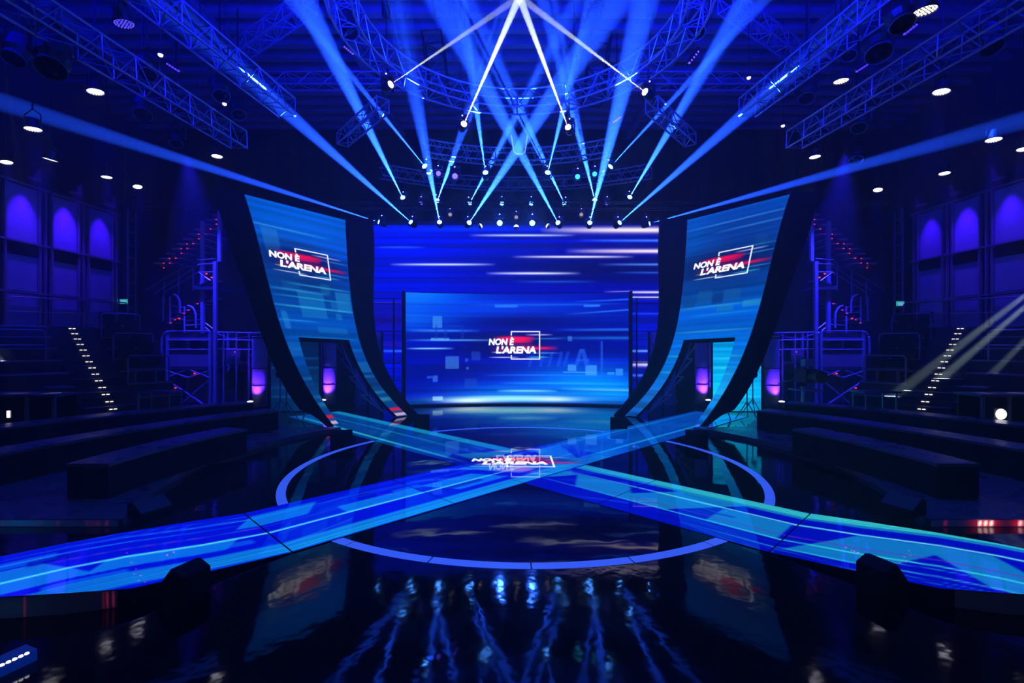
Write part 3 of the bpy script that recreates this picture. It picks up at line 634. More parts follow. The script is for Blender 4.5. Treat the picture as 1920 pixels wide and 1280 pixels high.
for mir in (False, True):
    sd = SIDE[mir]
    sweep_bench(mir, [(-6.6, 12.1), (-7.7, 10.9), (-8.6, 9.5), (-9.2, 8.0), (-9.6, 6.4)], 0.55, 0.08, 0.52, 'long curved black bench on the %s, rearmost of its three' % sd)
    sweep_bench(mir, [(-5.2, 10.75), (-5.9, 9.6), (-6.45, 8.4), (-6.85, 6.9), (-7.0, 5.7)], 0.5, 0.08, 0.52, 'long curved black bench on the %s, middle of its three' % sd)
    sweep_bench(mir, [(-4.62, 8.4), (-4.85, 7.6), (-4.97, 6.8), (-5.0, 5.95)], 0.5, 0.08, 0.52, 'short curved black bench on the %s, closest to the ring' % sd)

# ------------------------------------------------------------------ floor monitors (wedge speakers)
def wedge(loc, rz, s, label, grp='black floor speakers', wf=1.0, flat=False):
    t = thing('wedge_speaker', label, 'speaker', loc, grp)
    t.rotation_euler = (0, 0, rz); k = s
    LOC[t.name] = (0, 0, 0)
    prof = [(-0.22 * k, 0.0), (0.22 * k, 0.0), (0.22 * k, 0.12 * k), (-0.04 * k, 0.42 * k), (-0.22 * k, 0.34 * k)]   # (y, z)
    if flat: prof = [(-0.22 * k, 0.0), (0.22 * k, 0.0), (0.22 * k, 0.12 * k), (-0.12 * k, 0.33 * k), (-0.22 * k, 0.26 * k)]
    m = MB(); w = 0.30 * k * wf; n = 5
    m.add([(-w, a, b) for a, b in prof] + [(w, a, b) for a, b in prof], [tuple(range(n)), tuple(range(2 * n - 1, n - 1, -1))] + [(i, n + i, n + (i + 1) % n, (i + 1) % n) for i in range(n)])
    m.build('cabinet', 'matt', t, bevel=0.008)
    a, b = Vector((0, *prof[2])), Vector((0, *prof[3])); nr = Vector((0, b.z - a.z, a.y - b.y)).normalized()
    m = MB(); ww = w * 0.92; q0 = a.lerp(b, 0.06); q1 = a.lerp(b, 0.94)
    m.add([(-ww, *(q0 + nr * 0.002).yz), (ww, *(q0 + nr * 0.002).yz), (ww, *(q1 + nr * 0.002).yz), (-ww, *(q1 + nr * 0.002).yz), (-ww, *(q0 + nr * 0.014).yz), (ww, *(q0 + nr * 0.014).yz), (ww, *(q1 + nr * 0.014).yz), (-ww, *(q1 + nr * 0.014).yz)],
          [(0, 3, 2, 1), (4, 5, 6, 7), (0, 1, 5, 4), (1, 2, 6, 5), (2, 3, 7, 6), (3, 0, 4, 7)])
    m.build('grille', 'grille', t)
    for sx in (-1, 1): MB().box((sx * (w + 0.004), -0.05 * k, 0.2 * k), (0.012, 0.12 * k, 0.04 * k)).build('handle', 'black', t)
wedge((*G(345, 1118)[:2], 0), -2.45 + PI + 0.55, 0.64, 'large black wedge speaker in front of the left walkway', wf=0.62)
wedge((*G(1655, 1108)[:2], 0), 2.45 + PI - 0.55, 0.64, 'large black wedge speaker in front of the right walkway', wf=0.62)
wedge((*G(283, 966, .08)[:2], 0.08), -2.0, 0.58, 'black wedge speaker beside the end of the short left bench', flat=True)
wedge((*G(1692, 960, .08)[:2], 0.08), 2.0, 0.58, 'black wedge speaker beside the end of the short right bench', flat=True)
wedge((*G(640, 833)[:2], 0), 0.35, 0.70, 'black wedge speaker at the near foot of the left portal')
wedge((*G(1306, 833)[:2], 0), -0.35, 0.70, 'black wedge speaker at the near foot of the right portal')
wedge((*G(790, 797)[:2], 0), 0.2, 0.65, 'black wedge speaker at the far foot of the left portal')
wedge((*G(1160, 803)[:2], 0), -0.2, 0.65, 'black wedge speaker at the far foot of the right portal')
wedge((*G(212, 790)[:2], 0.08), -2.0, 0.75, 'black wedge speaker facing up below the left aisle steps', flat=True)
wedge((*G(1722, 790)[:2], 0.08), 2.0, 0.75, 'black wedge speaker facing up below the right aisle steps', flat=True)

# ------------------------------------------------------------------ trusses
def truss(name, A, B, s, label, group=None, bays=None, roll=0.0, mat='alu'):
    A, B = Vector(A), Vector(B); L = (B - A).length; d = (B - A).normalized()
    up = Vector((0, 0, 1)) if abs(d.z) < 0.95 else Vector((0, 1, 0))
    e1 = d.cross(up).normalized(); e2 = e1.cross(d).normalized()
    t = thing(name, label, 'truss', tuple(A), group); n = bays or max(3, round(L / (s * 1.25)))
    cs = [(e1 * a + e2 * b) * (s / 2) for a, b in ((-1, -1), (1, -1), (1, 1), (-1, 1))]
    for c in cs: MB().tube([A + c, B + c], 0.024, 6).build('chord', mat, t)
    m = MB()
    for i in range(n):
        p, q = A + d * L * i / n, A + d * L * (i + 1) / n
        for k in range(4):
            c0, c1 = cs[k], cs[(k + 1) % 4]
            m.tube([p + (c0 if (i + k) % 2 else c1), q + (c1 if (i + k) % 2 else c0)], 0.011, 4)
            if i % 2 == 0 or i == 0: m.tube([p + c0, p + c1], 0.011, 4)
    for k in range(4): m.tube([B + cs[k], B + cs[(k + 1) % 4]], 0.016, 4); m.tube([A + cs[k], A + cs[(k + 1) % 4]], 0.016, 4)
    tag(m.build('lacing', mat, t), kind='stuff'); return t
def arc_truss(name, c, R, a0, a1, z, s, label, group=None, n=40, mat='alu'):
    t = thing(name, label, 'truss', (c[0], c[1], z), group)
    def q(a, r, dz): return (c[0] + (R + r) * math.cos(a), c[1] + (R + r) * math.sin(a), z + dz)
    an = np.radians(np.linspace(a0, a1, n + 1)); h = s / 2; cs = [(-h, -h), (h, -h), (h, h), (-h, h)]
    for r, dz in cs: MB().tube([q(a, r, dz) for a in an], 0.024, 6).build('chord', mat, t)
    m = MB()
    for i in range(n):
        for k in range(4):
            c0, c1 = cs[k], cs[(k + 1) % 4]
            if (i + k) % 2: c0, c1 = c1, c0
            m.tube([q(an[i], *c0), q(an[i + 1], *c1)], 0.011, 4)
        if i % 4 == 0:
            for k in range(4): m.tube([q(an[i], *cs[k]), q(an[i], *cs[(k + 1) % 4])], 0.016, 4)
    tag(m.build('lacing', mat, t), kind='stuff'); return t
RTC = (0.15, 8.65)
ring_truss = arc_truss('circular_truss', RTC, 3.1, 0, 360, 7.93, 0.42, 'large ring truss hanging over the round stage, carrying the white beam lamps', n=64)
arc_truss('arc_truss', RTC, 5.55, 62, 118, 7.55, 0.36, 'upper arched truss behind the ring truss, the nearer of the two arches', n=26)
arc_truss('arc_truss', RTC, 8.3, 58, 122, 7.65, 0.36, 'lower looking arched truss close above the rows of blue beam lamps', n=38)
truss('straight_truss', (-12.5, 16.0, 6.62), (12.8, 16.0, 6.62), 0.22, 'long straight dark truss carrying the lowest row of beam lamps', bays=70, mat='black')
for mir in (False, True):
    sd = SIDE[mir]; f = mx if mir else (lambda p: p)
    truss('straight_truss', f(P(448, 262, 12.4)), f(P(-60, -55, 6.3)), 0.42, 'outer straight truss running towards the camera high on the %s' % sd, bays=17)
    truss('straight_truss', f(P(538, 202, 11.6)), f(P(215, -60, 7.2)), 0.42, 'inner straight truss running towards the camera high on the %s, in the blue beam' % sd, bays=13)
    truss('straight_truss', f(P(642, 262, 13.2)), f(P(718, 196, 11.2)), 0.30, 'short slanting truss between the side rig and the ring truss on the %s' % sd, bays=6)
    truss('straight_truss', f((-4.3, 10.3, 9.35)), f((-7.6, 12.6, 9.35)), 0.34, 'small high lattice girder near the ceiling on the %s' % sd, bays=10, mat='tube')
    truss('straight_truss', f((-2.0, 13.5, 9.4)), f((-7.0, 13.5, 9.4)), 0.34, 'high lattice girder running across under the ceiling on the %s' % sd, bays=14, mat='tube')
    truss('vertical_truss', f((-1.85, 12.6, 8.35)), f((-2.05, 12.6, 10.08)), 0.5, 'dark vertical lattice hanging from the ceiling behind the ring truss on the %s' % sd, bays=5, mat='black')
    truss('vertical_truss', f((-1.45, 10.0, 8.9)), f((-1.5, 10.0, 10.08)), 0.3, 'slim dark vertical lattice hanging inside the ring truss on the %s' % sd, bays=5, mat='black')
    for k, (x, y, z0) in enumerate(((-2.6, 10.0, 8.1), (-2.9, 8.0, 8.1), (-1.2, 11.4, 8.1))):
        p = (x, y, z0); q = (x, y, 10.1); t = thing('chain_hoist', '%s chain hoist holding the ring truss on the %s' % (['back corner', 'outer', 'inner'][k], sd), 'hoist', f(p))
        MB().tube([f(p), f(q)], 0.012, 5).build('chain', 'black', t); MB().lathe([(0.02, -0.2), (0.09, -0.17), (0.1, 0.1), (0.03, 0.16)], f((x, y, 9.0)), 10).build('hoist_body', 'black', t)
    for k in range(3):     # drop wires of the high side rig
        x = -5.6 - 1.2 * k; tag(MB(mir).tube([(x, 9.5 + 1.0 * k, 7.6), (x, 9.5 + 1.0 * k, ZC)], 0.012, 4).build('drop_wire', 'black'), 'thin dark drop wire holding the side rig on the %s, %s from the stage centre' % (sd, ordn(k)), 'wire')

# ------------------------------------------------------------------ moving head lights
def head_meshes():
    return dict(
        clamp=MB().tube([(0, 0, 0.0), (0, 0, 0.14)], 0.02, 6).box((0, 0, 0.14), (0.06, 0.12, 0.05)),
        base=MB().box((0, 0, -0.04), (0.30, 0.24, 0.09)).box((0, 0, -0.09), (0.2, 0.2, 0.02)),
        yoke=MB().box((0, 0, -0.12), (0.34, 0.10, 0.03)).box((-0.165, 0, -0.24), (0.025, 0.09, 0.26)).box((0.165, 0, -0.24), (0.025, 0.09, 0.26)),
        head=MB().lathe([(0.05, -0.17), (0.11, -0.14), (0.125, -0.05), (0.125, 0.04), (0.105, 0.12), (0.11, 0.16), (0.095, 0.165), (0.09, 0.15)], n=16),
        lens=MB().lathe([(0.088, 0.150), (0.07, 0.163), (0.02, 0.17)], n=16))
HM = {}
def new_part(nm, key, mat, parent, loc=(0, 0, 0), rot=None):
    k = (key, mat)
    if k not in HM:
        mb = head_meshes()[key]; me = bpy.data.meshes.new(key); me.from_pydata(mb.v, [], mb.f); me.update(); me.materials.append(M[mat]); HM[k] = me
        me.polygons.foreach_set('use_smooth', [key in ('head', 'lens')] * len(me.polygons))
    o = bpy.data.objects.new(nm, HM[k]); COL.objects.link(o); o.parent = parent; o.location = loc
    if rot is not None: o.rotation_mode = 'QUATERNION'; o.rotation_quaternion = rot
    return o
def arcY(px, R, off=0.0):
    Y = 12.0
    for _ in range(60): Y = RTC[1] + math.sqrt(max(0.1, R * R - ((px - CX) * Y / F - RTC[0]) ** 2)) * 0.5 + (Y - RTC[1]) * 0.5
    return Y + off
def moving_head(pos, aim, label, group, lens='eblue', scale=1.0, pilot=True, top=None):
    """pos is where the lens should appear; the body hangs above it"""
    d = (Vector(aim) - Vector(pos)).normalized(); piv = Vector(pos) - d * 0.16 * scale
    t = thing('moving_head_light', label, 'stage light', tuple(piv + Vector((0, 0, 0.30 * scale))), group); t.scale = (scale,) * 3
    pan = math.atan2(d.y, d.x) - PI / 2
    if top is not None and top - t.location.z > 0.13 * scale:
        sv = LOC[t.name]; LOC[t.name] = (0, 0, 0); MB().tube([(0, 0, 0.1), (0, 0, (top - t.location.z) / scale)], 0.018, 5).build('hanger', 'black', t); LOC[t.name] = sv
    new_part('clamp', 'clamp', 'black', t); new_part('base', 'base', 'black', t)
    new_part('yoke', 'yoke', 'black', t, rot=Quaternion((0, 0, 1), pan))
    h = new_part('head', 'head', 'black', t, loc=(0, 0, -0.30), rot=d.to_track_quat('Z', 'X'))
    new_part('lens', 'lens', lens, h)
    if pilot:
        if 'pilot' not in HM: 
            mb = MB().box((0, -0.125, -0.03), (0.035, 0.012, 0.03)); me = bpy.data.meshes.new('pilot'); me.from_pydata(mb.v, [], mb.f); me.materials.append(M['edot']); HM['pilot'] = me
        o = bpy.data.objects.new('pilot_lamp', HM['pilot']); COL.objects.link(o); o.parent = t
    return t
def beam(px, py, Y, ex, ey, EY, label, group, power=BEAM, color=(0.012, 0.075, 1.0), ang=4.2, lens='eblue', scale=0.85, blend=0.6, top=None):
    a = Vector(P(px, py, Y)); b = Vector(P(ex, ey, EY)); moving_head(a, b, label, group, lens, scale, top=top)
    d = (b - a).normalized(); spot(a + d * 0.02, b, power, color, ang, blend, 0.004)
lowrow = [(710, 416, 0, 190, 11, 3.2), (770, 416, 300, 0, 9.0, 4.4), (824, 416, 778, 180, 11.0, 4.4), (880, 417, 1010, 220, 11.0, 4.2), (1046, 417, 925, 190, 11.0, 4.2), (1106, 417, 1160, 200, 11.0, 4.4), (1162, 417, 1640, 0, 9.0, 4.2), (1218, 419, 1920, 225, 11, 3.2)]
for i, (px, py, ex, ey, EY, an) in enumerate(lowrow):
    beam(px, py, 15.89, ex, ey, EY, 'blue beam lamp in the lowest row, %s from the left' % ordn(i), 'beam lamps in the lowest row', ang=an, top=6.52, power=BEAM * (1.8 if i in (0, 7) else 1))
midrow = [(755, 370, 570, 0, 9.5, 4.6), (820, 376, 925, 90, 10, 4.0), (881, 380, 1085, 0, 9.5, 4.0), (1058, 380, 872, 0, 9.5, 4.0), (1115, 375, 1025, 0, 9.5, 4.0), (1181, 369, 1400, 0, 9.5, 4.4)]
for i, (px, py, ex, ey, EY, an) in enumerate(midrow):
    beam(px, py, arcY(px, 8.12), ex, ey, EY, 'blue beam lamp hung from the farther arched truss, %s from the left' % ordn(i), 'beam lamps under the farther arch', ang=an, top=7.475)
uprow = [(796, 311, 590, 60, 9.5, 3.2), (910, 323, 865, 0, 9.2, 4.0), (1027, 323, 1107, 0, 9.2, 4.0), (1145, 312, 1400, 35, 9.5, 3.2)]
for i, (px, py, ex, ey, EY, an) in enumerate(uprow):
    beam(px, py, arcY(px, 5.37), ex, ey, EY, 'blue beam lamp hung from the nearer arched truss, %s from the left' % ordn(i), 'beam lamps under the nearer arch', ang=an, top=7.38, power=BEAM * 0.85)
WC = (0.80, 0.95, 0.85)
for i, (px, py, Y, pw) in enumerate(((733, 158, 10.2, 0.35), (870, 232, 11.3, 1.0), (1065, 238, 11.3, 0.9), (1209, 172, 10.2, 0.55))):
    beam(px, py, arcY(px, 2.89), 974, -6, 7.6, 'white beam lamp under the ring truss, %s from the left' % ordn(i), 'white beam lamps under the ring truss', power=WHITE * pw, color=WC, ang=2.0, lens='ewhite', scale=0.8, blend=0.3, top=7.73)

# small lamps facing the camera between the beams
def stare(px, py, Y, label, lens, scale=0.8, grp='lamps facing the camera above the big screen', dy=-3, pw=0, col=(0.02, 0.08, 1)):
    pw *= 12
    a = P(px, py, Y); b = (a[0] * 0.4, 0.0, a[2] + dy); moving_head(a, b, label, grp, lens, scale, top=7.48 if 16.3 < Y else (6.52 if Y > 15 else 7.38))
    if pw: spot(Vector(a) + (Vector(b) - Vector(a)).normalized() * 0.03, b, pw, col, 70, 1.0, 0.05)
stare(937, 418, 15.89, 'glaring white blue lamp in the lowest row, left of centre', 'estar', 1.0, pw=8)
stare(998, 418, 15.89, 'glaring white blue lamp in the lowest row, right of centre', 'estar', 1.0, pw=8)
stare(941, 381, 16.77, 'bright cyan lamp above the glaring left lamp', 'estar', 0.8, pw=3)
stare(996, 381, 16.77, 'bright cyan lamp above the glaring right lamp', 'estar', 0.8, pw=3)
stare(790, 380, arcY(790, 8.12), 'small violet blue lamp between the two leftmost mid row beams', 'eind', 0.7)
stare(1138, 380, arcY(1138, 8.12), 'small violet blue lamp between the two rightmost mid row beams', 'eind', 0.7)
stare(822, 325, arcY(822, 5.37), 'ringed blue lamp under the nearer arch, outer one on the left', 'eind', 0.75)
stare(853, 330, arcY(853, 5.37), 'ringed blue lamp under the nearer arch, inner one on the left', 'eind', 0.9)
stare(1083, 331, arcY(1083, 5.37), 'cyan lamp under the nearer arch, inner one on the right', 'ecyan', 0.8)
stare(1115, 326, arcY(1115, 5.37), 'cyan lamp under the nearer arch, outer one on the right', 'ecyan', 0.75)
for i, (px, py) in enumerate(((844, 402), (968, 407), (1090, 402))): stare(px, py, 15.89, 'dull warm round lamp above the big screen, %s from the left' % ordn(i), 'ewarm', 0.7, 'warm lamps above the big screen', -1)
for i, (px, py) in enumerate(((901, 424), (968, 426), (1027, 424))):
    p = P(px, py, 15.8); t = thing('lamp_plate', 'small white lit plate hanging at the top of the big screen, %s from the left' % ordn(i), 'stage light', p, 'small lit plates at the top of the big screen')
    MB().lathe([(0.03, -0.02), (0.09, 0.0), (0.09, 0.03), (0.04, 0.05)], p, 14, Quaternion((1, 0, 0), PI / 2) @ Quaternion((0, 1, 0), (0.6, 0, -0.6)[i])).build('lamp_body', 'black', t)
    MB().lathe([(0.085, 0.0), (0.02, 0.01)], (p[0], p[1] - 0.035, p[2]), 14, Quaternion((0, 0, 1), (-0.7, 0, 0.7)[i]) @ Quaternion((1, 0, 0), PI / 2 + 0.5)).build('lamp_face', emat('white_plate_face', (0.9, 0.9, 1.0), 1.6) if i == 0 else bpy.data.materials['white_plate_face'], t)
    MB().tube([p, (p[0], 16.0, 6.5)], 0.01, 4).build('hanger', 'black', t)
# central hanging yoke; the bar's lit look is put in by emission
p = P(974, 265, 13.0); t = thing('hanging_bracket', 'U shaped bracket with an added pale glow, hanging in the centre under the beams', 'bracket', p)
MB().tube([(p[0] - 0.22, p[1], p[2] + 0.16), (p[0] - 0.15, p[1], p[2] - 0.28), (p[0] - 0.08, p[1], p[2] - 0.34), (p[0] + 0.08, p[1], p[2] - 0.34), (p[0] + 0.15, p[1], p[2] - 0.28), (p[0] + 0.22, p[1], p[2] + 0.16)], 0.022, 6).build('bracket_bar', emat('bracket_glow', (0.3, 0.6, 1.0), 0.6), t)
MB().box((p[0], p[1], p[2] - 0.06), (0.26, 0.2, 0.42)).build('lamp_housing', 'matt', t); MB().tube([(p[0], p[1], p[2] + 0.1), (p[0], 14.02, 7.37)], 0.02, 5).build('hanger', 'black', t)

# ------------------------------------------------------------------ LED par cans on drop bars
def par(px, py, Y, r, aim, label, face='epar', pw=18.0, col=(0.006, 0.001, 1.0), grp='LED par cans over the sides', ang=26):
    p = Vector(P(px, py, Y)); d = (Vector(aim) - p).normalized(); q = d.to_track_quat('Z', 'X')
    t = thing('par_can', label, 'stage light', tuple(p), grp)
    MB().lathe([(r * 0.5, -r * 1.5), (r * 0.85, -r * 1.35), (r * 0.9, -r * 0.9), (r * 1.05, -r * 0.2), (r * 1.05, 0.0), (r * 0.97, 0.01), (r * 0.97, -0.03)], p, 20, q).build('housing', 'black', t, smooth=False)
    MB().lathe([(r * 0.96, -0.02), (r * 0.5, -0.015)], p, 20, q).build('face_plate', face if face == 'epar' else 'glass', t)
    m = MB(); 
    for ring, nn in ((0, 1), (0.3, 6), (0.58, 12), (0.82, 18)):
        for k in range(nn):
            a = 2 * PI * k / nn; o = q @ Vector((ring * r * math.cos(a), ring * r * math.sin(a), -0.012)); m.lathe([(r * 0.105, 0), (r * 0.06, 0.014)], tuple(p + o), 6, q)
    m.build('led_cluster', {'epar': 'ewhite2', 'edim': 'edim', 'eoff': 'estep'}.get(face, 'edim'), t)
    u = p - d * r * 0.6; s_ = d.cross(Vector((0, 0, 1))).normalized() if abs(d.z) < 0.99 else Vector((1, 0, 0))
    top = Vector((u.x, u.y, u.z + r * 2.2))
    MB().tube([u + s_ * r * 1.12, u + s_ * r * 1.12 + Vector((0, 0, r * 1.4)), top, u - s_ * r * 1.12 + Vector((0, 0, r * 1.4)), u - s_ * r * 1.12], 0.014, 5).build('yoke', 'black', t)
    MB().tube([top, (top.x, top.y, ZC - 0.31)], 0.018, 5).build('drop_bar', 'black', t)
    if pw: spot(p + d * 0.03, p + d * 3, pw * 45, col, ang, 0.8, r * 0.5)
M['ewhite2'] = emat('white_led_dots', (0.9, 0.88, 1.0), 5)
pars = [(179, 172, 9.5, .145, (-7.2, 9.6, 0), 'epar', 22), (62, 242, 11.0, .165, (-10.4, 11.2, 0), 'epar', 30), (94, 299, 12.4, .16, (-13.2, 12.6, 1), 'epar', 34),
        (12, 304, 12.3, .13, (-11.6, 12.0, 0.5), 'epar', 22), (200, 332, 14.2, .14, (-11.4, 14.0, 0), 'epar', 30), (258, 350, 15.2, .13, (-9.9, 14.0, 0), 'epar', 14), (407, 293, 13.0, .14, (-7.6, 12.6, 0), 'epar', 12),
        (233, 45, 7.6, .15, (-4.8, 8.2, 0), 'edim', 14)]
nm = ['large near', 'outer upper', 'middle', 'outermost', 'rear', 'rearmost', 'inner, beside the portal', 'topmost dim violet']
for i, (px, py, Y, r, aim, fc, pw) in enumerate(pars): par(px, py, Y, r, aim, 'LED par can over the left benches, the %s one' % nm[i], fc, pw)
pars = [(1765, 172, 9.5, .145, (7.4, 9.6, 0), 'epar', 22), (1863, 262, 11.5, .16, (10.9, 11.2, 0), 'epar', 30), (1771, 325, 13.8, .14, (11.8, 13.2, 0), 'epar', 26),
        (1919, 280, 12.4, .14, (12.0, 12.2, 0), 'epar', 22), (1646, 356, 15.2, .13, (9.8, 13.6, 0), 'epar', 14), (1528, 294, 13.0, .14, (8.2, 12.6, 0), 'epar', 12), (1735, 20, 7.4, .16, (6.4, 7.8, 0), 'eoff', 0), (1577, 152, 9.6, .14, (6.6, 9.8, 0), 'eoff', 0)]
nm = ['large near', 'outer upper', 'middle', 'outermost', 'rearmost', 'inner, beside the portal', 'topmost unlit dotted', 'unlit dotted one under the truss']
for i, (px, py, Y, r, aim, fc, pw) in enumerate(pars): par(px, py, Y, r, aim, 'LED par can over the right benches, the %s one' % nm[i], fc, pw)
# LED battens glimpsed edge-on, spare dark moving lights and big dark luminaires
def batten(px0, py0, px1, py1, Y, label, col=(0.07, 0.03, 1.0), s=1.6):
    a, b = Vector(P(px0, py0, Y)), Vector(P(px1, py1, Y)); t = thing('led_batten', label, 'stage light', tuple(a)); n = max(5, int((b - a).length / 0.07)); d = (b - a)
    MB().tube([a + Vector((0, 0, 0.06)), b + Vector((0, 0, 0.06))], 0.05, 6).build('housing', 'black', t)
    m = MB()
    for k in range(n): m.lathe([(0.022, 0), (0.03, -0.02), (0.01, -0.03)], tuple(a + d * (k + 0.5) / n + Vector((0, -0.02, 0.02))), 6)
    nme = 'batten_leds_%d' % int(s * 10 + col[0] * 100)
    m.build('led_row', bpy.data.materials.get(nme) or emat(nme, col, s), t)
    c = (a + b) / 2; MB().tube([c + Vector((0, 0, 0.08)), (c.x, c.y, ZC - 0.31)], 0.016, 5).build('drop_bar', 'black', t)
batten(1692, 68, 1718, 47, 8.4, 'short blue LED batten high on the right between two dark lamps'); batten(1603, 137, 1626, 122, 10.0, 'short blue LED batten beneath the inner right truss')
batten(313, 120, 338, 136, 9.6, 'short violet LED batten beneath the inner left truss'); batten(1290, 122, 1310, 96, 10.6, 'slanted violet LED batten at the right of the ring truss', (0.25, 0.1, 1.0), 1.4)
batten(645, 88, 664, 104, 10.4, 'slanted violet LED batten at the left of the ring truss', (0.12, 0.06, 1.0), 1.4); batten(1149, 231, 1164, 220, 12.5, 'small pink violet LED batten behind the right white beam', (0.5, 0.1, 1.0), 1.2)
def dark_lamp(px, py, Y, r, aim, label):
    p = Vector(P(px, py, Y)); d = (Vector(aim) - p).normalized(); q = d.to_track_quat('Z', 'X')
    t = thing('profile_lamp', label, 'stage light', tuple(p), 'unlit lamps hanging in the rig')
    MB().lathe([(r * .5, -r * 2.6), (r * .95, -r * 2.3), (r, -r * .9), (r * .8, -r * .4), (r * .85, 0), (r * .72, 0.0), (r * .7, -.04)], p, 18, q).build('barrel', 'black', t)
    MB().lathe([(r * .7, -.03), (r * .3, 0.0)], p, 18, q).build('front_lens', 'glass', t)
    m = MB(); m.tube([tuple(p + q @ Vector((r * .86 * math.cos(a), r * .86 * math.sin(a), 0.005))) for a in np.linspace(0, 2 * PI, 20)[:-1]], 0.008, 4, closed=True); m.build('lens_rim', 'tube', t)
    u = p - d * r * 1.3; s_ = d.cross(Vector((0, 0, 1))).normalized(); top = u + Vector((0, 0, r * 2.3))
    MB().tube([u + s_ * r * 1.15, u + s_ * r * 1.15 + Vector((0, 0, r * 1.6)), top, u - s_ * r * 1.15 + Vector((0, 0, r * 1.6)), u - s_ * r * 1.15], 0.022, 5).build('yoke', 'black', t)
    MB().tube([top, (top.x, top.y, ZC - 0.31)], 0.02, 5).build('drop_bar', 'black', t)
for i, (px, py, Y, r, ax, ds) in enumerate(((95, 128, 7.6, .24, -5.5, 'big unlit round lamp at the far upper left'), (277, 140, 9.2, .17, -4.5, 'dark lamp with a bright speck beneath the inner left truss'), (415, 180, 10.6, .2, -4, 'dark lamp at the middle of the inner left truss'), (268, 215, 10.5, .2, -6, 'dark lamp under the outer left truss'),
        (448, 215, 11.5, .18, -4, 'dark lamp near the end of the inner left truss'), (655, 60, 9.2, .2, -1.5, 'dark lamp hung at the left curve of the ring truss'), (1305, 60, 9.2, .2, 1.8, 'dark lamp hung at the right curve of the ring truss'),
        (1648, 100, 8.4, .24, 5.2, 'big dark lamp right of the inner right truss'), (1692, 45, 7.6, .2, 5.8, 'dark lamp at the very top right beside the truss'), (1592, 104, 10.4, .17, 5, 'small dark lamp under the inner right truss, higher one'), (1512, 185, 11, .2, 5, 'dark lamp near the end of the inner right truss'),
        (1610, 240, 11.8, .2, 6, 'dark lamp below the outer right truss, inner one'), (1860, 90, 8.5, .2, 8, 'dark lamp below the outer right truss near the picture edge'), (25, 110, 8.5, .2, -8, 'dark lamp at the left picture edge under the outer truss'), (330, 270, 12.5, .18, -7, 'dark lamp above the left stair tower'),
        (1605, 300, 12.8, .18, 7.5, 'dark lamp above the right stair tower'))):
    dark_lamp(px, py, Y, r, (ax, Y - 2.5, 1.5), ds)
for i, (px, py, Y) in enumerate(((301, 102, 9.2), (421, 194, 10.6), (1468, 235, 12.0), (1404, 145, 11.0))):
    p = P(px, py, Y); t = thing('work_lamp', ['tiny bright white lamp on the inner left truss lamps', 'tiny bright white lamp nearer the end of the inner left truss', 'tiny bright white lamp beneath the inner right truss', 'tiny pale lamp above the inner right truss end'][i], 'lamp', p)
    MB().lathe([(0.02, 0.08), (0.05, 0.04), (0.05, 0.0)], p, 12).build('lamp_cap', 'black', t)
    MB().lathe([(0.01, -0.05), (0.04, -0.03), (0.045, 0.0)], p, 12).build('bulb', bpy.data.materials.get('work_bulb') or emat('work_bulb', (1.0, 0.95, 0.85), 1.6), t)
    MB().tube([(p[0], p[1], p[2] + 0.07), (p[0], p[1], ZC - 0.31)], 0.01, 4).build('drop_bar', 'black', t)

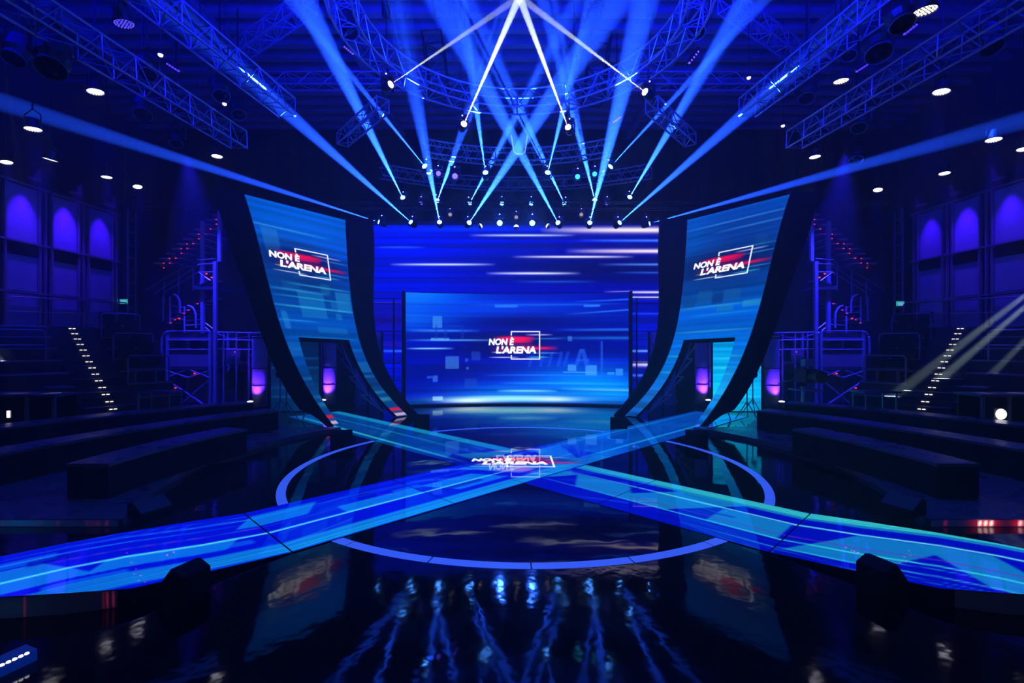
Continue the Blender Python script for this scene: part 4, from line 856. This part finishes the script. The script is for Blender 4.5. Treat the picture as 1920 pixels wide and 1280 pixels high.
# ------------------------------------------------------------------ wall panels on the side walls
def wallP(mir, Y, z, off=0.0):
    x = XL + 0.02 + off if not mir else XR - 0.02 - off
    return (x, Y, z)
for mir in (False, True):
    sd = SIDE[mir]; dx = 1 if not mir else -1; xw = XL if not mir else XR
    for i, (y0, y1) in enumerate(((11.75, 12.8), (13.15, 14.12), (14.5, 15.4), (15.75, 16.7))):
        t = thing('fabric_panel', 'tall blue lit cloth wall panel on the %s wall, %s from the near end' % (sd, ordn(i)), 'wall panel', (xw, (y0 + y1) / 2, 1.0), 'cloth panels on the side walls')
        for za, zb in ((1.0, 3.42), (3.52, 4.52), (4.93, 6.5)): MB().box((xw + dx * 0.06, (y0 + y1) / 2, (za + zb) / 2), (0.08, y1 - y0 - 0.06, zb - za)).build('cloth_field', 'cloth', t)
        MB().box((xw + dx * 0.09, (y0 + y1) / 2, 4.70), (0.10, y1 - y0 - 0.06, 0.30)).build('dark_slat', 'matt', t)
        for y in (y0, y1, y1 + 0.17): MB().box((xw + dx * 0.14, y, 3.85), (0.06, 0.05, 5.5)).build('upright', 'tube', t)
        for z in (3.47, 4.90, 6.55): MB().box((xw + dx * 0.18, (y0 + y1) / 2 + 0.13, z), (0.05, y1 - y0 + 0.32, 0.05)).build('rail', 'tube', t)
        MB().box((xw + dx * 0.30, (y0 + y1) / 2 + 0.15, 6.74), (0.10, 0.32, 0.07)).build('wash_lamp', 'tube', t)
        spot((xw + dx * 0.62, (y0 + y1) / 2, 7.0), (xw, (y0 + y1) / 2, 4.2), 24 * ((26, 34, 44, 26)[i] if not mir else (22, 26, 34, 22)[i]), (0.05, 0.004, 1.0), 46, 0.9, 0.04)
    # exit sign
    p = P(232, 565, 17.0) if not mir else P(1688, 569, 16.6)
    t = thing('exit_sign', 'small green lit exit sign beside the wall panels on the %s' % sd, 'sign', p)
    MB().box((p[0], p[1] + 0.04, p[2]), (0.30, 0.06, 0.19)).build('sign_box', 'black', t); MB().box((p[0], p[1], p[2]), (0.27, 0.02, 0.16)).build('sign_face', 'egreen', t)
    MB().box((p[0] - 0.0, p[1] - 0.012, p[2] - 0.01), (0.17, 0.01, 0.10)).build('pictogram', 'eexit', t); MB().tube([(p[0], p[1] + 0.04, p[2] + 0.08), (p[0], p[1] + 0.04, ZC - 0.31)], 0.012, 4).build('hanger', 'black', t)
    # ladder frame beside the last panel
    t = thing('ladder_frame', 'narrow steel ladder frame against the %s wall by the exit sign' % sd, 'ladder', (xw + dx * 0.4, 17.2, 0))
    for y in (17.05, 17.4): MB().box((xw + dx * 0.4, y, 3.4), (0.05, 0.05, 6.8)).build('upright', 'tube', t)
    for k in range(14): MB().box((xw + dx * 0.4, 17.22, 0.6 + 0.45 * k), (0.04, 0.35, 0.04)).build('rung', 'tube', t)

# ------------------------------------------------------------------ audience tribune with lit aisle
def SS(k): return -0.95 if k < 2 else (-4.6 if k < 5 else -2.6)
U = Vector((-0.79, 0.61)).normalized(); R_ = Vector((0.61, 0.79)).normalized(); O = Vector((-9.5, 11.35))
def tb(mir, m, u0, u1, s0, s1, z0, z1):
    q = [O + U * a + R_ * b for a, b in ((u0, s0), (u1, s0), (u1, s1), (u0, s1))]
    pl_ = [(a.x, a.y) for a in q]; out = []
    for i, a in enumerate(pl_):            # keep clear of the side wall
        b = pl_[(i + 1) % 4]; ia, ib = a[0] > -13.8, b[0] > -13.8
        if ia: out.append(a)
        if ia != ib: k = (-13.8 - a[0]) / (b[0] - a[0]); out.append((-13.8, a[1] + (b[1] - a[1]) * k))
    if len(out) > 2: m.prism(out, z0, z1)
    return m
for mir in (False, True):
    sd = SIDE[mir]
    t = thing('tribune', 'stepped dark audience tribune with a lit aisle on the %s of the hall' % sd, 'tribune', (-9.8, 11.5, 0), mirror=mir)
    for k in range(7):
        zt = 0.40 + 0.3 * (k + 1)
        tb(mir, MB(mir), k * 0.63, k * 0.63 + 0.66 if k < 6 else 5.0, SS(k), 1.5, max(0, zt - 0.62), zt).build('tier', 'deck', t)
        for a, b in ((SS(k), -0.5), (0.5, 1.5)): tb(mir, MB(mir), k * 0.63 - 0.012, k * 0.63 + 0.03, a, b, zt - 0.03, zt + 0.006).build('nosing', 'tube', t)
    for j in range(14):
        u = j * 0.315 - 0.315; zt = 0.40 + 0.15 * (j + 1)
        m = tb(mir, MB(mir), u - 0.01, u + 0.33, -0.5, 0.5, zt - 0.15, zt); st = m.build('aisle_step', 'deck', t)
        for s_ in (-0.042, 0.042): tb(mir, MB(mir), u - 0.03, u - 0.012, s_ - 0.028, s_ + 0.028, zt - 0.066, zt - 0.050).build('step_lamp', 'estep', st)
    tb(mir, MB(mir), -0.33, 0.0, -0.95, 1.5, 0, 0.36).build('front_kerb', 'deck', t)
    # rails
    for j, (u, a, b, h) in enumerate(((0.8, 0.55, 1.45, 0.7), (2.1, 0.55, 1.45, 0.7), (3.3, 0.55, 1.45, 0.7), (2.0, -4.4, -0.8, 0.75), (4.3, -1.2, 1.4, 0.8))):
        zb = 0.40 + 0.3 * (int(u / 0.63) + 1); g = thing('hand_rail', '%s tube hand rail of the %s tribune, %s' % (['low', 'second', 'third', 'long lower', 'long top'][j], sd, ['right of the aisle', 'above the low one', 'above the second one', 'nearer than the aisle', 'behind the last row'][j]), 'rail', (0, 0, 0))
        pa = O + U * u + R_ * a; pb = O + U * u + R_ * b
        MB(mir).tube([(pa.x, pa.y, zb), (pa.x, pa.y, zb + h - 0.06), (pa.x + 0.03, pa.y + 0.04, zb + h), (pb.x - 0.03, pb.y - 0.04, zb + h), (pb.x, pb.y, zb + h - 0.06), (pb.x, pb.y, zb)], 0.02, 6).build('rail_tube', 'tube', g)
        MB(mir).tube([(pa.x, pa.y, zb + h * 0.5), (pb.x, pb.y, zb + h * 0.5)], 0.014, 5).build('mid_rail', 'tube', g)
    # row seats seen as dark low backs, right of the aisle
    for k in range(1, 6):
        zt = 0.40 + 0.3 * (k + 1)
        for i, s_ in enumerate((0.75, 1.2)):
            c = O + U * (k * 0.63 + 0.36) + R_ * s_
            g = thing('audience_chair', 'dark audience chair beside the aisle in row %s, %s one' % (['two', 'three', 'four', 'five', 'six'][k - 1], ['aisle side', 'end']    [i]) + ' on the ' + sd, 'chair', (c.x, c.y, zt), 'dark chairs on the %s tribune' % sd, mir)
            ang = math.atan2(R_.y, R_.x)
            MB(mir).box((c.x, c.y, zt + 0.36), (0.36, 0.34, 0.05), ang).build('seat_pan', 'black', g); q = c + U * 0.18
            MB(mir).box((q.x, q.y, zt + 0.58), (0.36, 0.04, 0.36), ang).build('seat_back', 'black', g); MB(mir).tube([(c.x, c.y, zt), (c.x, c.y, zt + 0.35)], 0.03, 6).build('pedestal', 'tube', g)
    # desk with glossy top
    t = thing('presenter_desk', 'long dark desk with a glossy top standing behind the %s benches' % sd, 'desk', (-9.9, 9.9, 0.08), mirror=mir)
    MB(mir).box((-10.2, 9.95, 0.96), (2.1, 0.62, 0.05)).build('desk_top', 'desk', t, bevel=0.01); MB(mir).box((-10.2, 10.2, 0.5), (2.0, 0.03, 0.84)).build('modesty_panel', 'black', t)
    for x in (-11.15, -10.45, -9.8, -9.25): MB(mir).tube([(x, 9.72, 0.08), (x, 9.72, 0.94)], 0.035, 8).build('leg', 'tube', t)
    p = (-9.5 if mir else -10.05, 9.6, 0.60); g = thing('desk_lamp', ('half round' if mir else 'small oblong') + ' white light shining below the %s desk top' % sd, 'lamp', p, mirror=mir)
    if mir: MB(mir).lathe([(0.11, 0.0), (0.10, 0.02), (0.03, 0.03)], p, 18, Quaternion((1, 0, 0), PI / 2)).build('lamp_face', bpy.data.materials.get('desk_glow') or emat('desk_glow', (1, .95, 1), 1.8), g)
    else: MB(mir).box(p, (0.055, 0.03, 0.14)).build('lamp_face', emat('desk_glow', (1, .95, 1), 1.8), g, bevel=0.01)
    MB(mir).box((p[0], p[1] + 0.03, p[2]), (0.24 if mir else 0.09, 0.03, 0.24 if mir else 0.18)).build('lamp_case', 'black', g); MB(mir).tube([(p[0], p[1] + 0.04, p[2]), (p[0], p[1] + 0.04, 0.08)], 0.012, 5).build('lamp_stand', 'black', g)
    t = thing('side_table', 'small dark table at the foot of the %s tribune' % sd, 'table', (-8.15, 11.15, 0.08), mirror=mir)
    MB(mir).box((-8.15, 11.15, 0.90), (0.85, 0.5, 0.04)).build('table_top', 'desk', t)
    for x in (-8.5, -7.8):
        for y in (10.95, 11.35): MB(mir).tube([(x, y, 0.08), (x, y, 0.89)], 0.02, 6).build('leg', 'tube', t)

# ------------------------------------------------------------------ stair towers
for mir in (False, True):
    sd = SIDE[mir]; t = thing('stair_tower', 'tall steel stair tower with landings and red step lamps on the %s' % sd, 'stair tower', (-10.3, 15.6, 0), mirror=mir)
    def q(px, py, Y): return P(px, py, Y)
    x0, x1 = q(314, 0, 15.5)[0], q(394, 0, 15.5)[0]; xm = (x0 + x1) / 2
    zd, ztop = 1.22, 2.42
    for x in (x0, x1):
        for y in (15.5, 16.5): MB(mir).box((x, y, ztop / 2), (0.07, 0.07, ztop)).build('post', 'tube', t)
    MB(mir).box((xm, 16.0, zd), (x1 - x0, 1.0, 0.08)).build('landing', 'deck', t)
    for z in (ztop, 2.13, 1.83): MB(mir).tube([(x0, 15.5, z), (x1, 15.5, z)], 0.025, 6).build('guard_rail', 'tube', t)
    MB(mir).box((xm, 15.54, 1.55), (x1 - x0 - 0.08, 0.02, 0.55)).build('guard_panel', 'wood', t); MB(mir).box((xm, 15.56, 2.25), (x1 - x0 - 0.08, 0.02, 0.22)).build('guard_panel', 'wood', t)
    for a, b in (((x0, 1.15), (xm, 0.92)), ((xm, 0.92), (x1, 1.15)), ((x0, 0.92), (xm - 0.1, 1.15)), ((xm + 0.1, 1.15), (x1, 0.92)), ((x0, 0.85), (x1 - 0.1, 0.0)), ((x1, 0.85), (x0 + 0.5, 0.1))):
        MB(mir).tube([(a[0], 15.47, a[1]), (b[0], 15.47, b[1])], 0.028, 6).build('brace', 'tube', t)
    MB(mir).box((xm, 16.55, 0.5), (x1 - x0, 0.04, 0.98)).build('rear_panel', 'cloth', t)
    # tall columns
    for px, py0, py1, Y in ((380, 415, 640, 15.8), (404, 490, 760, 15.3), (412, 395, 490, 15.3)):
        a = q(px, py0, Y); b = q(px, py1, Y); MB(mir).box((a[0], Y, (a[2] + max(0, b[2])) / 2), (0.10, 0.10, a[2] - max(0.0, b[2]))).build('column', 'tube', t)
    # flights: start/end of stringer, number of treads
    for (ax, ay, bx, by, Y, n, wdt) in ((318, 610, 394, 556, 15.9, 9, 0.55), (398, 524, 366, 542, 15.7, 3, 0.5), (304, 500, 424, 400, 15.9, 11, 0.9)):
        a = Vector(q(ax, ay, Y)); b = Vector(q(bx, by, Y))
        for s_ in (0, wdt): MB(mir).tube([a + Vector((0, s_, 0)), b + Vector((0, s_, 0))], 0.05, 4).build('stringer', 'black', t)
        for k in range(n):
            c = a.lerp(b, (k + 0.5) / n); tr = MB(mir).box((c.x, c.y + wdt / 2, c.z + 0.04), (0.30 if wdt < 0.8 else 0.75, wdt, 0.035)).build('tread', 'tube', t)
            if n > 5 and k % 3 != 2: MB(mir).box((c.x - 0.02, c.y - 0.03, c.z + 0.03), (0.035, 0.02, 0.022)).build('red_lamp', 'ered', tr)
            if wdt > 0.8: MB(mir).box((c.x - 0.02, c.y - 0.03, c.z - 0.12), (0.03, 0.02, 0.02)).build('red_lamp', 'ered', tr)
    for k, (px, py) in enumerate(((387, 513), (397, 520), (365, 700), (329, 727), (336, 597), (293, 752))): p = q(px, py, 15.42 if px > 300 else 13.2); MB(mir).box(p, (0.05, 0.03, 0.035)).build('red_lamp', 'ered', t)
    # upper landing with rails
    a = q(368, 540, 15.6); b = q(405, 540, 15.6); MB(mir).box(((a[0] + b[0]) / 2, 16.0, a[2]), (b[0] - a[0], 0.9, 0.10)).build('landing', 'deck', t)
    for py in (487, 496, 511): MB(mir).tube([q(370, py, 15.55), q(404, py - 2, 15.55)], 0.018, 5).build('guard_rail', 'tube', t)
    MB(mir).tube([q(372, 510, 15.55), q(395, 526, 15.55)], 0.018, 5).build('brace', 'tube', t)
    for a, b in (((272, 545), (380, 478)), ((290, 550), (380, 492)), ((308, 548), (380, 505))): MB(mir).tube([q(*a, 16.9), q(*b, 16.9)], 0.022, 5).build('stair_rail', 'tube', t)
    for px, a_, b_ in ((308, 528, 570), (335, 508, 560), (362, 492, 545)): MB(mir).tube([q(px, a_, 16.9), q(px, b_, 16.9)], 0.02, 5).build('rail_post', 'tube', t)
    # hooped guards
    for (px, py, w_, h_, Y) in ((325, 552, 12, 18, 15.8), (352, 573, 15, 22, 15.7), (315, 622, -12, 22, 15.45)):
        pts = [q(px, py, Y)] + [q(px + w_ * math.sin(a), py + h_ * (1 - math.cos(a)) * 0.9, Y) for a in np.linspace(0.25, PI / 2, 6)] + [q(px + w_, py + h_ * 1.9, Y)]
        MB(mir).tube(pts, 0.035, 6).build('hooped_guard', 'tube', t)
    for px, y0, y1 in ((306, 556, 602), (319, 556, 606), (346, 574, 630)): MB(mir).tube([q(px, y0, 15.9), q(px, y1, 15.9)], 0.03, 6).build('rail_post', 'tube', t)
    for py in (574, 585, 597): MB(mir).tube([q(320, py, 15.9), q(346, py + 2, 15.9)], 0.018, 5).build('guard_rail', 'tube', t)
    for py in (601, 610): MB(mir).tube([q(348, py, 15.9), q(378, py - 2, 15.9), q(398, py + 14, 15.9)], 0.018, 5).build('guard_rail', 'tube', t)
    MB(mir).tube([q(306, 695, 15.4), q(300, 735, 15.4), q(312, 765, 15.4)], 0.03, 6).build('hooped_guard', 'tube', t)
    # bridge with equipment between the tower and the portal
    t = thing('service_bridge', 'narrow steel service bridge joining the stair tower to the %s portal' % sd, 'bridge', (-8.8, 15.2, 0), mirror=mir)
    xa_, xb_ = q(408, 0, 15.2)[0], q(502, 0, 15.2)[0]
    for z in (2.38, 2.15, 1.85): MB(mir).tube([(xa_, 15.2, z), (xb_, 15.2, z - 0.03)], 0.02, 5).build('guard_rail', 'tube', t)
    for k in range(4): x = xa_ + (xb_ - xa_) * (k + 0.5) / 4; MB(mir).box((x, 15.2, 1.2), (0.04, 0.04, 2.38)).build('post', 'tube', t)
    MB(mir).box(((xa_ + xb_) / 2, 15.6, 1.40), (xb_ - xa_, 0.8, 0.06)).build('bridge_deck', 'deck', t)
    for k in range(2): c = xa_ + 0.35 + 0.6 * k; g = thing('equipment_case', 'dark equipment case on the %s service bridge, %s one' % (sd, ['outer', 'inner'][k]), 'case', (c, 15.65, 1.43), mirror=mir); MB(mir).box((c, 15.65, 1.64), (0.42, 0.35, 0.42)).build('case_body', 'wood' if k == 0 else 'black', g); MB(mir).box((c, 15.47, 1.66), (0.2, 0.02, 0.04)).build('handle', 'tube', g); MB(mir).box((c + 0.05, 15.46, 1.75), (0.04, 0.015, 0.03)).build('red_lamp', 'ered', g)
    for k in range(2):
        c = xa_ + 0.3 + 0.65 * k; g = thing('equipment_rack', 'black equipment rack under the %s service bridge, %s one' % (sd, ['outer', 'inner'][k]), 'rack', (c, 15.65, 0), mirror=mir)
        MB(mir).box((c, 15.7, 0.55), (0.55, 0.5, 1.1)).build('rack_case', 'black', g)
        for j in range(4): MB(mir).box((c, 15.43, 0.2 + 0.25 * j), (0.46, 0.03, 0.17)).build('rack_unit', 'matt', g)
    tag(MB(mir).tube([q(400, 622, 15.1), q(430, 634, 15.0), q(460, 632, 14.8), q(498, 618, 14.6)], 0.012, 5).build('slack_cable', 'tube'), 'slack pale cable strung above the %s service bridge' % sd, 'cable')
    # uplit cloth columns with floor lamps
    for k, (pxa, pxb, Y, lx, pw, ds) in enumerate(((474, 500, 15.0, 483, 14, 'outside the portal'), (588, 603, 16.6, 596, 10, 'outer one seen through the doorway'), (607, 630, 15.4, 631, 22, 'main one seen through the doorway'))):
        a = P(pxa, 0, Y)[0]; b = P(pxb, 0, Y)[0]; c = (a + b) / 2; r = (b - a) / 2
        g = thing('cloth_column', 'tall round cloth column lit from below on the %s, %s' % (sd, ds), 'column', (c, Y, 0), mirror=mir)
        MB(mir).lathe([(r, 0.05), (r, 2.25)], (c, Y, 0), 24).build('cloth_sleeve', 'column', g, smooth=True)
        for z in (0.05, 0.72, 1.25, 2.2): MB(mir).lathe([(r + 0.012, z - 0.015), (r + 0.012, z + 0.015)], (c, Y, 0), 24).build('hoop', 'black', g)
        lxx = c; ly = Y - 0.55; g = thing('floor_uplight', 'floor lamp below the %s cloth column, %s' % (sd, ds), 'stage light', (lxx, ly, 0), mirror=mir)
        MB(mir).box((lxx, ly, 0.05), (0.2, 0.2, 0.1)).build('lamp_base', 'black', g); MB(mir).lathe([(0.05, 0.10), (0.085, 0.14), (0.085, 0.26), (0.075, 0.26)], (lxx, ly, 0), 14).build('lamp_can', 'black', g)
        MB(mir).lathe([(0.08, 0.262), (0.085, 0.285), (0.03, 0.30)], (lxx, ly, 0), 14).build('lamp_lens', 'epar', g)
        loc = (lxx, ly + 0.1, 0.34); tg = (c, Y - r * 0.5, 1.0)
        if mir: loc, tg = mx(loc), mx(tg)
        spot(loc, tg, pw * 16, (0.06, 0.01, 1.0), 85, 0.8, 0.03)
    # black masking flat with violet slot, seen through the doorway
    t = thing('masking_flat', 'dark blue lit masking flat seen through the %s doorway' % sd, 'panel', (-4.6, 15.6, 0), mirror=mir)
    MB(mir).box((-4.65, 15.7, 1.2), (0.95, 0.05, 2.4)).build('flat_sheet', 'cloth', t)
    for x in (-5.1, -4.65, -4.2): MB(mir).box((x, 15.65, 1.2), (0.05, 0.05, 2.4)).build('flat_frame', 'black', t)
    MB(mir).tube([(-5.1, 15.6, 0.1), (-4.65, 15.6, 1.3), (-4.2, 15.6, 2.3)], 0.025, 5).build('brace', 'tube', t)
    l = (-4.0, 14.6, 3.4); g_ = (-4.65, 15.7, 0.9)
    spot(mx(l) if mir else l, mx(g_) if mir else g_, 80, (0.02, 0.0, 1.0), 50, 0.6, 0.05)
    # clutter of stands near the foot of the portal: tripod stands with lamps
    for k, (x, y, h) in enumerate(((-5.75, 12.3, 1.25), (-5.35, 12.7, 0.95), (-6.2, 12.9, 1.1))):
        g = thing('lamp_stand', 'slim tripod stand behind the foot of the %s portal, %s from the stage' % (sd, ordn([1, 0, 2][k])), 'stand', (x, y, 0), 'tripod stands behind the portal feet', mir)
        zb = 0.08 if k != 1 else 0.0
        MB(mir).tube([(x, y, zb + 0.3), (x, y, zb + h)], 0.015, 6).build('pole', 'tube', g)
        for j in range(3): a = 2 * PI * j / 3 + 0.4 * k; MB(mir).tube([(x, y, zb + 0.45), (x + 0.3 * math.cos(a), y + 0.3 * math.sin(a), zb + 0.01)], 0.012, 5).build('leg', 'tube', g)
        MB(mir).lathe([(0.03, -0.08), (0.07, -0.05), (0.08, 0.06), (0.06, 0.07)], (x, y - 0.05, zb + h), 12, Quaternion((1, 0, 0), PI / 2)).build('lamp_head', 'black', g)

# machine on the right behind the benches: studio camera on a pedestal
p = (P(1510, 0, 13.6)[0], 13.6, 0.0)
t = thing('studio_camera', 'bulky studio camera on a wide pedestal in front of the right stair tower', 'camera', p)
MB().lathe([(0.30, 0.0), (0.32, 0.12), (0.12, 0.2), (0.10, 0.75), (0.14, 0.8)], p, 16).build('pedestal', 'tube', t)
MB().tube([(p[0] + 0.42 * math.cos(a), p[1] + 0.42 * math.sin(a), 0.72) for a in np.linspace(0, 2 * PI, 24)[:-1]], 0.022, 6, closed=True).build('steering_ring', 'tube', t)
MB().box((p[0], p[1], 1.12), (0.34, 0.6, 0.38)).build('camera_body', 'black', t, bevel=0.03); MB().lathe([(0.13, 0), (0.14, 0.3), (0.17, 0.32), (0.17, 0.42)], (p[0], p[1] - 0.3, 1.12), 16, Quaternion((1, 0, 0), PI / 2)).build('lens_barrel', 'black', t)
MB().box((p[0], p[1] - 0.1, 1.48), (0.28, 0.22, 0.2)).build('viewfinder', 'tube', t, bevel=0.02); MB().tube([(p[0] - 0.15, p[1] + 0.2, 1.0), (p[0] - 0.5, p[1] + 0.5, 0.85)], 0.015, 6).tube([(p[0] + 0.15, p[1] + 0.2, 1.0), (p[0] + 0.5, p[1] + 0.5, 0.85)], 0.015, 6).build('pan_handle', 'tube', t)

# LED strip lamp on the floor close to the camera at the lower left
a = Vector(G(-40, 1290)); b = Vector(G(56, 1244)); d = b - a; t = thing('floor_led_bar', 'blue floor LED bar with a row of white dots at the bottom left', 'stage light', tuple(a))
ang = math.atan2(d.y, d.x); c = (a + b) / 2; MB().box((c.x - 0.05, c.y + 0.06, 0.035), (d.length, 0.13, 0.07), ang).build('housing', emat('blue_bar_body', (0.0, 0.03, 0.45), 0.35), t)
for k in range(8):
    q_ = a + d * (k + 0.5) / 8; MB().lathe([(0.0125, 0), (0.010, 0.008), (0.003, 0.011)], (q_.x, q_.y, 0.070), 8).build('white_led', 'edot', t)

for x in (-10.2, -9.5, 9.8, 10.5): spot((x, 9.0, 7.2), (x, 9.95, 0.98), 1500, (0.7, 0.75, 1.0), 3.5, 0.6, 0.02)  # added spots without fixtures, standing in for lamp reflections on the desk tops
# pale side beams raking across the right tribune, fainter ones at the left
for (px, py, Y, ex, ey, EY, pw) in ((2050, 455, 11.5, 1640, 770, 12.0, 90000), (2050, 465, 11.3, 1735, 735, 12.0, 130000), (2060, 500, 11.2, 1800, 760, 11.5, 70000), (2080, 430, 12, 1600, 700, 12.5, 50000)):
    spot(P(px, py, Y), P(ex, ey, EY), pw, (0.55, 0.75, 0.8), 3.0, 0.5, 0.03)
for (px, py, Y, ex, ey, EY, pw) in ((-140, 400, 11.5, 70, 705, 12.0, 220000), (-160, 520, 11.2, 25, 700, 11.5, 130000)):
    spot(P(px, py, Y), P(ex, ey, EY), pw, (0.5, 0.65, 0.9), 3.0, 0.5, 0.03)
# blue backlight glow on the rear side walls behind the stair towers
spot((-10.5, 18.0, 7.2), (-12.8, 20, 4.6), 900, (0.01, 0.0, 1.0), 60, 0.8, 0.1); spot((10.8, 18.0, 7.2), (13.1, 20, 4.6), 900, (0.01, 0.0, 1.0), 60, 0.8, 0.1)
for x, y in ((-9.2, 13.6), (9.5, 13.6)): spot((x, y, 7.5), (x * 1.06, 15.8, 1.5), 11000, (0.015, 0.012, 1.0), 42, 0.8, 0.08)
